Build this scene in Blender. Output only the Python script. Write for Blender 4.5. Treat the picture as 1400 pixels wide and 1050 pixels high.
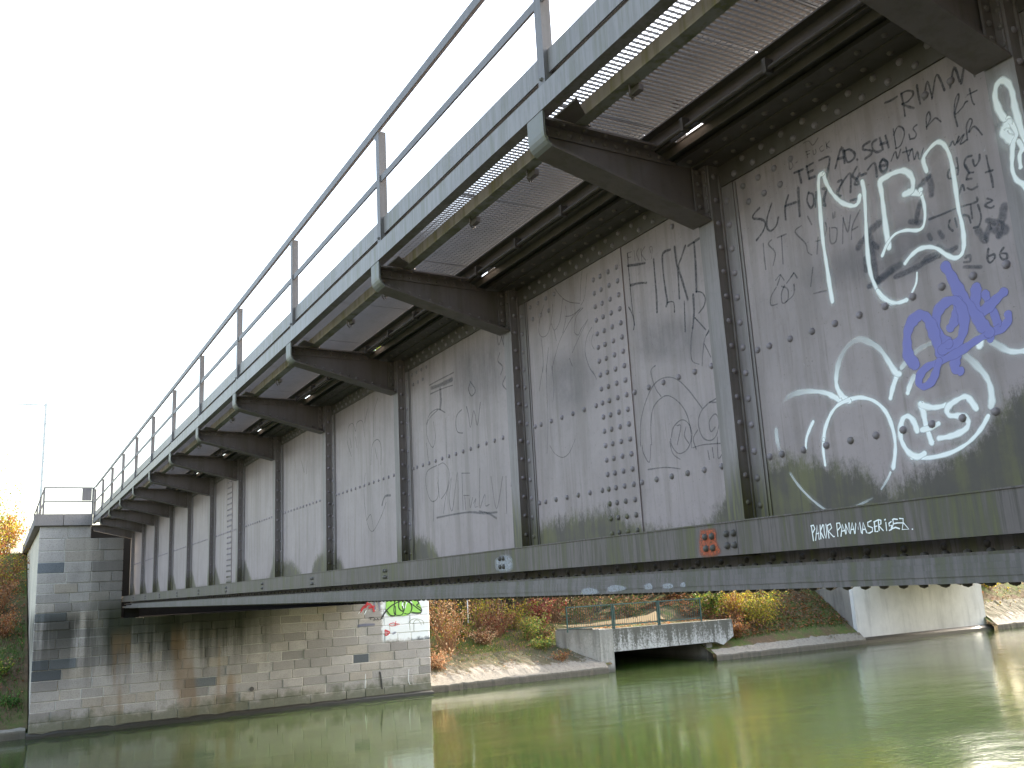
import bpy, math, random
from mathutils import Vector, Matrix
random.seed(7)
scene = bpy.context.scene
COL = scene.collection
for o in list(bpy.data.objects): bpy.data.objects.remove(o)

# ------------------------------------------------------------------ camera
CAM = Vector((-1.26917, 3.43250, -0.25302))
CR = Vector((-0.4800367, -0.8757325, -0.0515493))
CU = Vector((-0.2124243, 0.0590256, 0.9753932))
CF = Vector((0.8511408, -0.4791748, 0.2143613))
FPX = 1247.63
cd = bpy.data.cameras.new('camera'); cam = bpy.data.objects.new('camera', cd); COL.objects.link(cam)
M = Matrix((CR, CU, -CF)).transposed().to_4x4(); M.translation = CAM
cam.matrix_world = M
cd.sensor_width = 36; cd.lens = 36 * FPX / 1400; cd.clip_start = 0.05; cd.clip_end = 3000
scene.camera = cam

# ------------------------------------------------------------------ sky, sun, exposure
SUN_DIR = Vector((0.13, -0.87, 0.45)).normalized()          # towards the sun
SUN_EL = math.asin(SUN_DIR.z); SUN_AZ = math.atan2(SUN_DIR.x, SUN_DIR.y)
w = bpy.data.worlds.new('World'); scene.world = w; w.use_nodes = True
nt = w.node_tree; nt.nodes.clear()
sky = nt.nodes.new('ShaderNodeTexSky'); sky.sky_type = 'NISHITA'; sky.sun_disc = False
sky.sun_elevation = SUN_EL; sky.sun_rotation = SUN_AZ; sky.air_density = 1.3; sky.dust_density = 4.0; sky.ozone_density = 1.0
bg = nt.nodes.new('ShaderNodeBackground'); bg.inputs[1].default_value = 0.15
wo = nt.nodes.new('ShaderNodeOutputWorld')
hs = nt.nodes.new('ShaderNodeHueSaturation'); hs.inputs['Saturation'].default_value = 0.78      # hazy white autumn sky
nt.links.new(sky.outputs[0], hs.inputs['Color']); nt.links.new(hs.outputs[0], bg.inputs[0]); nt.links.new(bg.outputs[0], wo.inputs[0])
sl = bpy.data.lights.new('sun', 'SUN'); sl.energy = 2.5; sl.angle = math.radians(0.53); sl.color = (1.0, 0.92, 0.78)
sun = bpy.data.objects.new('sun', sl); COL.objects.link(sun)
sun.rotation_euler = (-SUN_DIR).to_track_quat('-Z', 'Y').to_euler(); sun.location = (0, -30, 30)
vs = scene.view_settings
vs.view_transform = 'Standard'; vs.look = 'None'; vs.gamma = 1; vs.use_curve_mapping = False; vs.exposure = 2.5

# ------------------------------------------------------------------ pixel -> point on a known plane (photo is 1400x1050)
def ray(x, y): return CF + CR * ((x - 700) / FPX) - CU * ((y - 525) / FPX)
def onX(x, y, X): d = ray(x, y); return CAM + d * ((X - CAM.x) / d.x)
def onY(x, y, Y): d = ray(x, y); return CAM + d * ((Y - CAM.y) / d.y)
def onZ(x, y, Z): d = ray(x, y); return CAM + d * ((Z - CAM.z) / d.z)

WZ = -3.75      # water level; z = 0 is the top edge of the curb channel
D = 2.4         # stiffener spacing
YW = -0.09      # outer face of the girder web

# ------------------------------------------------------------------ helpers
class MB:
    def __init__(s): s.v = []; s.f = []; s.a = {}
    def add(s, vs, fs):
        n = len(s.v); s.v += [tuple(p) for p in vs]; s.f += [tuple(i + n for i in q) for q in fs]; return s
    def box(s, x0, x1, y0, y1, z0, z1):
        return s.add([(x0,y0,z0),(x1,y0,z0),(x1,y1,z0),(x0,y1,z0),(x0,y0,z1),(x1,y0,z1),(x1,y1,z1),(x0,y1,z1)],
                     [(0,3,2,1),(4,5,6,7),(0,1,5,4),(1,2,6,5),(2,3,7,6),(3,0,4,7)])
    def prism(s, prof, a0, a1, ax='x'):
        m = {'x': lambda u, q, a: (a, u, q), 'y': lambda u, q, a: (u, a, q), 'z': lambda u, q, a: (u, q, a)}[ax]
        n = len(prof)
        return s.add([m(u, q, a0) for u, q in prof] + [m(u, q, a1) for u, q in prof],
                     [tuple(range(n))[::-1], tuple(range(n, 2*n))] + [(i, (i+1) % n, n + (i+1) % n, n + i) for i in range(n)])
    def tube(s, pts, r, n=6, r1=None):
        pts = [Vector(p) for p in pts]; m = len(pts); r1 = r if r1 is None else r1; vs = []
        for i, p in enumerate(pts):
            t = (pts[min(i+1, m-1)] - pts[max(i-1, 0)]).normalized()
            a = t.orthogonal().normalized(); b = t.cross(a); rr = r + (r1 - r) * i / max(1, m-1)
            vs += [p + (a * math.cos(2*math.pi*k/n) + b * math.sin(2*math.pi*k/n)) * rr for k in range(n)]
        fs = [(i*n+k, i*n+(k+1) % n, (i+1)*n+(k+1) % n, (i+1)*n+k) for i in range(m-1) for k in range(n)]
        return s.add(vs, fs + [tuple(range(n))[::-1], tuple(range((m-1)*n, m*n))])
    def dome(s, c, nrm, r=.019, h=.014, n=8):
        c = Vector(c); nrm = Vector(nrm); a = nrm.orthogonal().normalized(); b = nrm.cross(a); vs = []
        for rr, hh in ((r, 0), (r*.8, h*.62)):
            vs += [c + (a*math.cos(2*math.pi*k/n) + b*math.sin(2*math.pi*k/n))*rr + nrm*hh for k in range(n)]
        vs.append(c + nrm*h)
        return s.add(vs, [(k, (k+1) % n, n+(k+1) % n, n+k) for k in range(n)] + [(n+k, n+(k+1) % n, 2*n) for k in range(n)])
    def mesh(s, name):
        me = bpy.data.meshes.new(name); me.from_pydata(s.v, [], s.f); me.validate(); me.update(); return me
    def build(s, name, mat, parent=None, smooth=False, **kw):
        return link(name, s.mesh(name), mat, parent, smooth, **kw)

def link(name, me, mat, parent=None, smooth=False, loc=None, **kw):
    o = bpy.data.objects.new(name, me); COL.objects.link(o)
    if mat and not me.materials: me.materials.append(mat)
    if smooth:
        for p in me.polygons: p.use_smooth = True
    if loc: o.location = loc
    if parent: adopt(o, parent)
    for k, v_ in kw.items(): o[k] = v_
    return o
def world_t(o):
    t = Vector(o.location)
    if o.parent: t = o.matrix_parent_inverse.translation + t + world_t(o.parent)
    return t
def adopt(o, parent):
    o.parent = parent; o.matrix_parent_inverse = Matrix.Translation(-world_t(parent))
def thing(name, label, cat, loc, group=None):
    o = bpy.data.objects.new(name, None); COL.objects.link(o); o.location = loc; o.empty_display_size = .3
    o['label'] = label; o['category'] = cat
    if group: o['group'] = group
    return o
def tag(o, label, cat, group=None):
    o['label'] = label; o['category'] = cat
    if group: o['group'] = group
    return o

# ------------------------------------------------------------------ materials
def nodes(name):
    m = bpy.data.materials.new(name); m.use_nodes = True; t = m.node_tree
    return m, t, t.nodes['Principled BSDF']
def N(t, kind, **kw):
    n = t.nodes.new('ShaderNode' + kind)
    for k, v in kw.items():
        if k.startswith('i_'): n.inputs[int(k[2:])].default_value = v
        else: setattr(n, k, v)
    return n
def L(t, a, b): t.links.new(a, b)
def pos(t, scale=(1,1,1)):
    g = N(t, 'NewGeometry'); mp = N(t, 'Mapping'); mp.inputs['Scale'].default_value = scale; L(t, g.outputs['Position'], mp.inputs[0]); return mp.outputs[0]
def noise(t, vec, scale, detail=6, rough=.6):
    n = N(t, 'TexNoise'); n.inputs['Scale'].default_value = scale; n.inputs['Detail'].default_value = detail; n.inputs['Roughness'].default_value = rough
    L(t, vec, n.inputs['Vector']); return n.outputs['Fac']
def ramp(t, fac, stops):
    r = N(t, 'ValToRGB'); e = r.color_ramp.elements
    while len(e) < len(stops): e.new(.5)
    for i, (p, c) in enumerate(stops): e[i].position = p; e[i].color = (*c, 1) if len(c) == 3 else c
    L(t, fac, r.inputs[0]); return r.outputs[0]
def mix(t, fac, a, b, mode='MIX'):
    n = N(t, 'MixRGB', blend_type=mode)
    for sock, val in zip(n.inputs, (fac, a, b)):
        if isinstance(val, (int, float)): sock.default_value = val
        elif isinstance(val, tuple): sock.default_value = (*val, 1)
        else: L(t, val, sock)
    return n.outputs[0]
def math_(t, op, a, b=0.0, c=None):
    n = N(t, 'Math', operation=op)
    for sock, val in zip(n.inputs, (a, b, c)):
        if val is None: continue
        if isinstance(val, (int, float)): sock.default_value = val
        else: L(t, val, sock)
    return n.outputs[0]
def smooth(t, v, lo, hi, o0=0., o1=1.):
    n = N(t, 'MapRange', interpolation_type='SMOOTHSTEP'); L(t, v, n.inputs[0])
    for i, x in enumerate((lo, hi, o0, o1)): n.inputs[i+1].default_value = x
    return n.outputs[0]
def xyz(t):
    g = N(t, 'NewGeometry'); s_ = N(t, 'SeparateXYZ'); L(t, g.outputs['Position'], s_.inputs[0]); return s_.outputs
def bump(t, b, h, strength=.3, dist=.01):
    n = N(t, 'Bump'); n.inputs['Strength'].default_value = strength; n.inputs['Distance'].default_value = dist
    L(t, h, n.inputs['Height']); L(t, n.outputs[0], b.inputs['Normal'])

def steel(name, base, rough=.5, moss=0.0, attr=False, dirt=(.09,.08,.06), streak=.5, lowstain=True, spec=.3, worn=False, fine_streak=0.):
    m, t, b = nodes(name)
    p1 = pos(t, (1, 1, 1)); ps = pos(t, (9, 9, .55)); pf = pos(t, (40, 40, 2.0))
    big = noise(t, p1, 1.3, 5); fine = noise(t, p1, 26, 4); st = noise(t, ps, 1, 6, .65); sf = noise(t, pf, 1, 4, .7)
    c = mix(t, ramp(t, big, [(.3,(0,0,0)), (.75,(1,1,1))]), tuple(x*.86 for x in base), tuple(min(1,x*1.1) for x in base))
    c = mix(t, smooth(t, fine, .52, .75, 0, .25), c, tuple(x*.6 for x in base))
    c = mix(t, smooth(t, st, .45, .64, 0, streak), c, dirt)
    s_ = xyz(t)
    if fine_streak: c = mix(t, smooth(t, sf, .44, .62, 0, fine_streak), c, dirt)
    if worn:
        cl = noise(t, p1, 3.1, 8, .72); c = mix(t, smooth(t, cl, .45, .72, 0, .34), c, tuple(x*.62 for x in base)); c = mix(t, smooth(t, cl, .44, .3, 0, .25), c, tuple(min(1,x*1.25) for x in base))
        c = mix(t, smooth(t, sf, .56, .74, 0, .38), c, (.15,.115,.10)); sp_ = noise(t, p1, 70, 3, .7); c = mix(t, smooth(t, sp_, .66, .72, 0, .6), c, (.09,.07,.06)); c = mix(t, smooth(t, noise(t, pos(t,(14,14,9)), 1, 6, .8), .66, .72, 0, .55), c, (.42,.40,.40))
    if moss > 0:
        mk = smooth(t, math_(t, 'ADD', math_(t, 'MULTIPLY', st, .65), math_(t, 'MULTIPLY', sf, .35)), .46, .66, 0, moss)
        c = mix(t, mk, c, mix(t, smooth(t, sf, .35, .7), (.10,.105,.035), (.20,.20,.07)))
    if attr:
        a = N(t, 'Attribute', attribute_name='stain')
        sum_ = math_(t, 'ADD', a.outputs['Fac'], math_(t, 'MULTIPLY', math_(t, 'SUBTRACT', math_(t, 'ADD', math_(t,'MULTIPLY',sf,.22), math_(t,'MULTIPLY',noise(t, pos(t,(22,22,13)), 1, 7, .8), .78)), .5), 1.25))
        mk = smooth(t, sum_, .34, .72, 0, .92)
        col = mix(t, smooth(t, math_(t,'ADD',math_(t,'MULTIPLY',st,.6),math_(t,'MULTIPLY',noise(t, pos(t,(4,4,5)), 1, 4),.4)), .42, .62), (.058,.050,.040), (.105,.10,.042))
        col = mix(t, smooth(t, sf, .52, .75, 0, .7), col, (.05,.046,.04))
        c = mix(t, mk, c, col)
    if lowstain:
        zz = math_(t, 'ADD', s_[2], math_(t, 'MULTIPLY', math_(t, 'SUBTRACT', st, .5), .9))
        mk = smooth(t, zz, .42, .10, 0, .88)
        c = mix(t, mk, c, mix(t, smooth(t, sf, .4, .65), (.06,.055,.042), (.12,.115,.045)))
    L(t, c, b.inputs['Base Color']); b.inputs['Roughness'].default_value = rough; b.inputs['Specular IOR Level'].default_value = spec
    bump(t, b, mix(t, .5, fine, noise(t, p1, 5, 3)), .25, .006)
    return m
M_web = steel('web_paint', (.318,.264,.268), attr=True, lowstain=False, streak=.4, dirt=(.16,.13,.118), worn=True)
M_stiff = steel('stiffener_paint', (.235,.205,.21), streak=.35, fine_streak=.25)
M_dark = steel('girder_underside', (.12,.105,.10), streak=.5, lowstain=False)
M_brkt = steel('bracket_shaded_paint', (.175,.148,.145), streak=.35, lowstain=False, moss=.12)  # same grey paint darkened for shade under the walkway, plus some dirt
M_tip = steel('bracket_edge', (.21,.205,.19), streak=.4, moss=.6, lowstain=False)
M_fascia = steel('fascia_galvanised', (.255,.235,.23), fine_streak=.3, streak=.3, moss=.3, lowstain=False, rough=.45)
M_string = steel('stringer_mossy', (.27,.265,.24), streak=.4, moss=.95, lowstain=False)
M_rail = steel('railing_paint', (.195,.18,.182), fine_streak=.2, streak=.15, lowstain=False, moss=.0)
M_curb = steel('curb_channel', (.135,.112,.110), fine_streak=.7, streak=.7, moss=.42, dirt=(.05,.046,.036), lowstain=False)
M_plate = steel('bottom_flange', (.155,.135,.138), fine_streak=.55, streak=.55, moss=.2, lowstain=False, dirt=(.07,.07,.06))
M_grate = steel('grating_zinc', (.22,.21,.212), streak=.1, lowstain=False, rough=.4)
M_rivet = steel('rivet_paint', (.26,.225,.25), streak=.3)
M_rivd = steel('rivet_dark', (.10,.09,.085), streak=.4, lowstain=False)
M_brivet = steel('bracket_rivet', (.19,.165,.16), lowstain=False)

def flat(name, col, rough=.7, **kw):
    m, t, b = nodes(name); p = pos(t); n = noise(t, p, kw.get('sc', 6), 5)
    c = mix(t, n, tuple(x*.75 for x in col), tuple(min(1, x*1.2) for x in col)); L(t, c, b.inputs['Base Color'])
    b.inputs['Roughness'].default_value = rough; b.inputs['Metallic'].default_value = kw.get('metal', 0); bump(t, b, n, .3, .01); return m

def stone_mat(name, base, paint=False, vary=True):
    m, t, b = nodes(name); s_ = xyz(t); p = pos(t)
    oi = N(t, 'ObjectInfo'); grain = noise(t, p, 34, 5, .85); big = noise(t, p, 2.2, 5)
    c = mix(t, ramp(t, oi.outputs['Random'], [(0,tuple(x*.74 for x in base)), (.35,base), (.7,tuple(x*1.14 for x in base)), (1,(base[0]*1.2,base[1]*1.08,base[2]*.86))]), (0,0,0), base) if False else ramp(t, oi.outputs['Random'], [(0,tuple(x*.68 for x in base)), (.3,tuple(x*.92 for x in base)), (.72,tuple(x*1.12 for x in base)), (1,(base[0]*1.0,base[1]*.95,base[2]*.85))])
    c = mix(t, smooth(t, grain, .5, .66, 0, .7), c, tuple(x*.42 for x in base))
    c = mix(t, smooth(t, grain, .42, .28, 0, .35), c, tuple(min(1,x*1.6) for x in base))
    c = mix(t, smooth(t, big, .45, .75, 0, .4), c, tuple(x*.62 for x in base))
    # water runs down from the bearing shelf: dark and rusty vertical streaks
    st = noise(t, pos(t, (1, 1.35, .07)), 1, 5, .6); st2 = noise(t, pos(t, (1, 5, .3)), 1, 4, .6)
    run = math_(t, 'ADD', math_(t, 'MULTIPLY', st, .75), math_(t, 'MULTIPLY', st2, .25))
    up = smooth(t, s_[2], -3.0, -.9); side = smooth(t, s_[1], -5.2, -2.4)
    k = math_(t, 'MULTIPLY', smooth(t, run, .455, .565, 0, .86), math_(t, 'MULTIPLY', math_(t, 'MULTIPLY', up, side), smooth(t, s_[2], -.1, -.7, .12, 1)))
    c = mix(t, k, c, (.035,.033,.026))
    topk = math_(t, 'MULTIPLY', smooth(t, math_(t, 'ADD', s_[2], math_(t, 'MULTIPLY', math_(t,'SUBTRACT',st2,.5), 1.4)), -2.3, -.9, 0, .9), math_(t,'MULTIPLY', smooth(t, s_[2], .1, -.5), math_(t, 'MULTIPLY', smooth(t, s_[1], -4.8, -3.2), smooth(t, s_[1], 1.3, .5))))
    c = mix(t, topk, c, mix(t, st2, (.05,.055,.025), (.03,.03,.026)))
    rk = math_(t, 'MULTIPLY', smooth(t, noise(t, pos(t, (1,1.1,.12)), 1.0, 3), .53, .62, 0, .55), math_(t, 'MULTIPLY', math_(t, 'MULTIPLY', smooth(t, s_[1], -5.5, -3.5), smooth(t, s_[1], 1.1, .2)), smooth(t, s_[2], -.8, -1.5)))
    c = mix(t, rk, c, (.24,.145,.07))
    # darker pier corner above the shelf
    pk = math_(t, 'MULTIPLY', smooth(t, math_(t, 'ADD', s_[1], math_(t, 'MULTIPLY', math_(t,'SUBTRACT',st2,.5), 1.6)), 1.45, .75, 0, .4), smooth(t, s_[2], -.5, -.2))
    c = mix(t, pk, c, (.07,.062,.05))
    # moss along the waterline
    mz = math_(t, 'ADD', s_[2], math_(t, 'MULTIPLY', math_(t, 'SUBTRACT', noise(t, p, 3, 5), .5), 1.0))
    c = mix(t, smooth(t, mz, -3.05, -3.5, 0, .75), c, mix(t, noise(t, p, 9, 4), (.05,.065,.025), (.16,.155,.10)))
    if paint:
        e = math_(t, 'MULTIPLY', math_(t, 'SUBTRACT', noise(t, p, 5, 4), .5), .35)
        mk = math_(t, 'MULTIPLY', smooth(t, math_(t, 'ADD', s_[1], e), -7.93, -8.03), smooth(t, math_(t, 'ADD', s_[2], e), -1.96, -1.80))
        c = mix(t, mk, c, (.82,.83,.84))
    L(t, c, b.inputs['Base Color']); b.inputs['Roughness'].default_value = .85; b.inputs['Specular IOR Level'].default_value = .2
    bump(t, b, mix(t, .5, grain, noise(t, p, 12, 5)), .7, .012); return m
M_stone = stone_mat('granite', (.41,.37,.345), paint=True)
M_stoneb = stone_mat('blue_granite', (.17,.18,.195), paint=True)
M_mortar = stone_mat('mortar', (.62,.58,.52))
M_coping = stone_mat('coping_stone', (.30,.27,.26))
M_recess_shade = flat('recess_shade_black', (.02,.018,.016), .95); M_recess_shade.node_tree.nodes['Principled BSDF'].inputs['Specular IOR Level'].default_value = 0  # near-black colour stands in for the shade under the girder end
M_foot = flat('wet_footing', (.035,.032,.026), .5, sc=9)

def concrete(name, base, dark=.5, green=.0):
    m, t, b = nodes(name); p = pos(t); s_ = xyz(t)
    st = noise(t, pos(t, (3, 3, .35)), 1, 6, .7); big = noise(t, p, .7, 5); sp = noise(t, p, 12, 5, .8)
    c = mix(t, ramp(t, big, [(.3,(0,0,0)), (.7,(1,1,1))]), tuple(x*.8 for x in base), tuple(min(1,x*1.12) for x in base))
    c = mix(t, smooth(t, st, .47, .7, 0, dark), c, tuple(x*.45 for x in base))
    c = mix(t, smooth(t, sp, .56, .7, 0, .5*dark), c, tuple(x*.4 for x in base))
    if green: c = mix(t, smooth(t, math_(t, 'ADD', math_(t, 'ADD', math_(t,'MULTIPLY',sp,.5), math_(t,'MULTIPLY',st,.5)), math_(t,'MULTIPLY', math_(t,'ADD',s_[2],2.62), .16)), .39, .55, 0, green), c, mix(t, sp, (.03,.03,.022), (.10,.095,.075)))
    c = mix(t, smooth(t, math_(t,'ADD',s_[2],math_(t,'MULTIPLY',sp,.2)), -3.38, -3.62, 0, .8), c, (.06,.055,.04))
    L(t, c, b.inputs['Base Color']); b.inputs['Roughness'].default_value = .85; bump(t, b, sp, .5, .02); return m
M_conc = concrete('concrete_pale', (.33,.315,.29), .75, .35)
M_concm = concrete('concrete_mossy', (.44,.43,.42), .5, .92)
M_concd = concrete('concrete_dull', (.24,.22,.20), .6)
M_white = concrete('concrete_white', (.66,.64,.62), .3)

def ground_mat():
    m, t, b = nodes('bank_ground'); p = pos(t); s_ = xyz(t)
    a = noise(t, p, .9, 6, .65); c2 = noise(t, p, 5, 6, .7); f3 = noise(t, p, 22, 4, .8)
    c = mix(t, smooth(t, a, .4, .62), (.11,.08,.05), (.085,.115,.035))
    c = mix(t, smooth(t, c2, .48, .68, 0, .7), c, (.19,.12,.075))
    c = mix(t, smooth(t, f3, .55, .72, 0, .6), c, (.26,.17,.10))
    lawn = math_(t, 'MULTIPLY', smooth(t, s_[0], 36, 41), smooth(t, s_[1], -24, -21))
    c = mix(t, math_(t,'MULTIPLY',lawn,.8), c, mix(t, c2, (.07,.10,.025), (.12,.14,.045)))
    L(t, c, b.inputs['Base Color']); b.inputs['Roughness'].default_value = .95; b.inputs['Specular IOR Level'].default_value = .1
    bump(t, b, mix(t, .5, c2, f3), 1, .06); return m
M_ground = ground_mat()
def apron_mat():
    m, t, b = nodes('revetment'); p = pos(t); s_ = xyz(t)
    a = noise(t, p, 1.6, 6, .7); f = noise(t, p, 9, 5, .8)
    hh = math_(t, 'ADD', s_[2], math_(t, 'MULTIPLY', math_(t, 'SUBTRACT', math_(t,'ADD',math_(t,'MULTIPLY',a,.6),math_(t,'MULTIPLY',f,.4)), .5), 2.0))
    con = mix(t, smooth(t, f, .45, .7, 0, .6), (.24,.215,.18), (.09,.08,.062))
    c = mix(t, smooth(t, hh, -3.3, -3.05), con, mix(t, smooth(t, f, .4, .65), (.05,.055,.02), (.11,.075,.045)))
    c = mix(t, smooth(t, s_[2], -3.50, -3.62, 0, .85), c, (.10,.085,.065))
    L(t, c, b.inputs['Base Color']); b.inputs['Roughness'].default_value = .9; bump(t, b, f, .8, .04); return m
M_apron = apron_mat()

def water_mat():
    m, t, b = nodes('river_water'); p = pos(t)
    n1 = noise(t, pos(t, (.9, .45, 1)), 1.1, 4, .55); n2 = noise(t, pos(t, (1, .6, 1)), 5.5, 5, .65); n3 = noise(t, pos(t, (.25,.12,1)), 1, 3)
    c = mix(t, n3, (.035,.053,.018), (.046,.066,.024)); L(t, c, b.inputs['Base Color'])
    b.inputs['Roughness'].default_value = .012; b.inputs['IOR'].default_value = 1.333; b.subsurface_method = 'BURLEY'; b.inputs['Subsurface Weight'].default_value = 1.0; b.inputs['Subsurface Radius'].default_value = (1.2,1.6,.8); b.inputs['Subsurface Scale'].default_value = 5.0
    n4 = noise(t, pos(t, (1.5, .8, 1)), 13, 3, .6); h = math_(t, 'ADD', math_(t, 'ADD', math_(t, 'MULTIPLY', n1, .75), math_(t, 'MULTIPLY', n2, .22)), math_(t, 'MULTIPLY', n4, .10))
    amp = math_(t, 'ADD', smooth(t, n3, .42, .62, .35, 1.0), smooth(t, math_(t, 'ADD', xyz(t)[1], math_(t, 'MULTIPLY', n3, 6.0)), -5.5, -11, 0, .65))
    bump(t, b, math_(t, 'MULTIPLY', h, amp), .16, .10); return m
M_water = water_mat()

def leaf_mat():
    m, t, b = nodes('autumn_leaves'); a = N(t, 'Attribute', attribute_name='Col')
    L(t, a.outputs['Color'], b.inputs['Base Color']); b.inputs['Roughness'].default_value = .6; b.inputs['Specular IOR Level'].default_value = .2
    tr = N(t, 'BsdfTranslucent'); L(t, a.outputs['Color'], tr.inputs[0]); mx = N(t, 'MixShader', i_0=.4)
    L(t, b.outputs[0], mx.inputs[1]); L(t, tr.outputs[0], mx.inputs[2]); L(t, mx.outputs[0], t.nodes['Material Output'].inputs[0]); return m
M_leaf = leaf_mat()
M_bark = flat('bark', (.10,.075,.05), .9, sc=20)
M_twig = flat('twig', (.22,.12,.06), .9, sc=20)
M_fence = flat('green_paint', (.03,.075,.068), .5)
M_mast = flat('mast_glare_paint', (.6,.61,.61), .6)  # pale tone carries the glare over the mast in its colour

def paint_mat(name, col, k=1.0, breakup=0.0, sc=(60,60,60)):
    m, t, b = nodes(name); a = N(t, 'Attribute', attribute_name='alpha'); f = a.outputs['Fac']
    if breakup:
        n = noise(t, pos(t, sc), 1, 6, .75); f = math_(t, 'MULTIPLY', f, smooth(t, n, .5-breakup, .5+breakup*.6, .15, 1))
    f = math_(t, 'MULTIPLY', f, k)
    b.inputs['Base Color'].default_value = (*col, 1); b.inputs['Roughness'].default_value = .6
    tp = N(t, 'BsdfTransparent'); mx = N(t, 'MixShader'); L(t, f, mx.inputs[0]); L(t, tp.outputs[0], mx.inputs[1]); L(t, b.outputs[0], mx.inputs[2])
    L(t, mx.outputs[0], t.nodes['Material Output'].inputs[0]); return m
P_white = paint_mat('spray_white', (.86,.88,.88), 1)
P_mist = paint_mat('spray_white_thin', (.84,.88,.9), .7)
P_purple = paint_mat('spray_purple', (.20,.195,.50), .88)
P_pen = paint_mat('charcoal_scrawl', (.045,.045,.058), .78, .4)
P_penf = paint_mat('charcoal_faint', (.06,.06,.075), .55, .4)
P_thick = paint_mat('charcoal_thick', (.06,.06,.08), .6, .4)
P_smudge = paint_mat('charcoal_smudge', (.10,.095,.11), .26, .35, (5,5,3))
P_green = paint_mat('spray_green', (.30,.62,.10), 1)
P_black = paint_mat('spray_black', (.02,.02,.02), .95)
P_red = paint_mat('spray_red', (.60,.03,.04), .85)
P_blue = paint_mat('spray_bluegrey', (.13,.15,.26), .55)
P_orange = paint_mat('red_lead_patch', (.42,.085,.03), .9, .3)
P_wpatch = paint_mat('white_paint_patch', (.5,.51,.56), .6, .45)

# ------------------------------------------------------------------ the river bridge
bridge = thing('railway_bridge', 'grey riveted steel plate girder railway bridge crossing the river', 'bridge', (12, -3.6, -0.62))
def SX(k): return D*k if k > 0 else .6 + D*k
KS = range(-1, 13)
X0, X1 = -4.6, 29.15

# web panels, one plate per bay, with the grown-up moss line of each bay in a vertex attribute
def pxl(pts, Y=YW): return sorted([(q.x, q.z) for q in (onY(x, y, Y) for x, y in pts)])
stain_lines = {
 1: pxl([(1045,628),(1075,623),(1130,630),(1175,636),(1200,655),(1217,668),(1245,648),(1290,622),(1330,597),(1360,565),(1400,525)]),
 2: pxl([(738,722),(742,716),(775,706),(805,700),(835,692),(850,700),(870,716),(900,722),(940,728),(965,715),(985,690),(1010,650)]),
 3: pxl([(560,738),(575,733),(590,740),(600,762),(606,790),(700,770),(715,760)]),
 4: pxl([(458,762),(466,764),(474,790),(540,775),(548,766)]),
 5: pxl([(385,768),(398,767),(410,780),(415,790),(424,790),(430,765),(440,755),(447,752)]),
}
def interp(l, x):
    if x <= l[0][0]: return l[0][1]
    for (a, za), (b, zb) in zip(l, l[1:]):
        if x <= b: return za + (zb-za)*(x-a)/(b-a+1e-9)
    return l[-1][1]
panels = {}
for k in range(-1, 13):
    xa, xb = (SX(k-1) if k > -1 else X0), SX(k)
    nx, nz = 60, 56; z0, z1 = -.20, 2.06; mb = MB(); vals = []
    for j in range(nz+1):
        for i in range(nx+1):
            x = xa + (xb-xa)*i/nx; z = z0 + (z1-z0)*j/nz
            mb.v.append((x, YW, z))
            if k in stain_lines: zt = interp(stain_lines[k], x)
            else:
                r = (xb-x)/(xb-xa); q = math.sin(k*2.3)
                zt = max(.46 - r*1.5 - .5*r*r, (.34+.14*q) - abs(r-.93)*2.0, .02)
            vals.append(max(0, min(1, .5 + (zt-z)/.34)))
    for j in range(nz):
        for i in range(nx):
            a = j*(nx+1)+i; mb.f.append((a+1, a, a+nx+1, a+nx+2))
    n = len(mb.v)
    mb.add([(xa,YW-.012,z0),(xb,YW-.012,z0),(xb,YW-.012,z1),(xa,YW-.012,z1)], [(0,1,2,3)])
    me = mb.mesh('web_panel'); at = me.attributes.new('stain', 'FLOAT', 'POINT')
    at.data.foreach_set('value', vals + [0]*(len(mb.v)-len(vals)))
    panels[k] = link('web_panel', me, M_web, bridge, True)

# stiffeners
def stiffener(x):
    mb = MB()
    mb.box(x, x+.125, -.012, 0, -.17, 2.056)               # outstanding flange strip
    mb.box(x+.001, x+.013, -.088, -.0121, -.17, 2.055)     # plate square to the web
    mb.box(x-.011, x+.0008, -.088, -.066, -.17, 1.99)       # angle leg on that plate
    mb.box(x-.100, x-.0112, -.088, -.077, -.17, 1.915)     # angle leg on the web
    mb.box(x-.118, x-.1002, -.088, -.084, -.17, 1.912)     # packing plate edge
    return mb
me = stiffener(0).mesh('stiffener')
riv = MB()
for i in range(14):
    z = .06 + i*.144
    if z < 1.98: riv.dome((.0008, -.038, z+.05), (-1,0,0), .017, .013, 6)
riv_me_a = riv.mesh('rivets')
riv = MB()
for i in range(13): riv.dome((-.048, -.0768, .09 + i*.144), (0,1,0), .018, .014, 6)
riv_me_b = riv.mesh('rivets')
stiffs = {}
for k in range(-1, 13):
    s_ = stiffs[k] = link('stiffener', me, M_stiff, bridge, loc=(SX(k),0,0))
    o = link('rivets', riv_me_a, M_rivet, s_, loc=(SX(k),0,0), kind='stuff')
    if k not in (1, 2): link('rivets', riv_me_b, M_rivet, s_, loc=(SX(k),0,0), kind='stuff')
dm = MB().dome((0,0,0), (0,1,0), .0195, .0145, 8).mesh('rivet'); dm.materials.append(M_rivet)
for p in dm.polygons: p.use_smooth = True
for m_ in (riv_me_a, riv_me_b):
    for p in m_.polygons: p.use_smooth = True
def rivet(parent, x, y, z): link('rivet', dm, None, parent, loc=(x, y, z))
for k in (1, 2):
    for i in range(13): rivet(stiffs[k], SX(k)-.048, -.0768, .09+i*.144)

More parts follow.
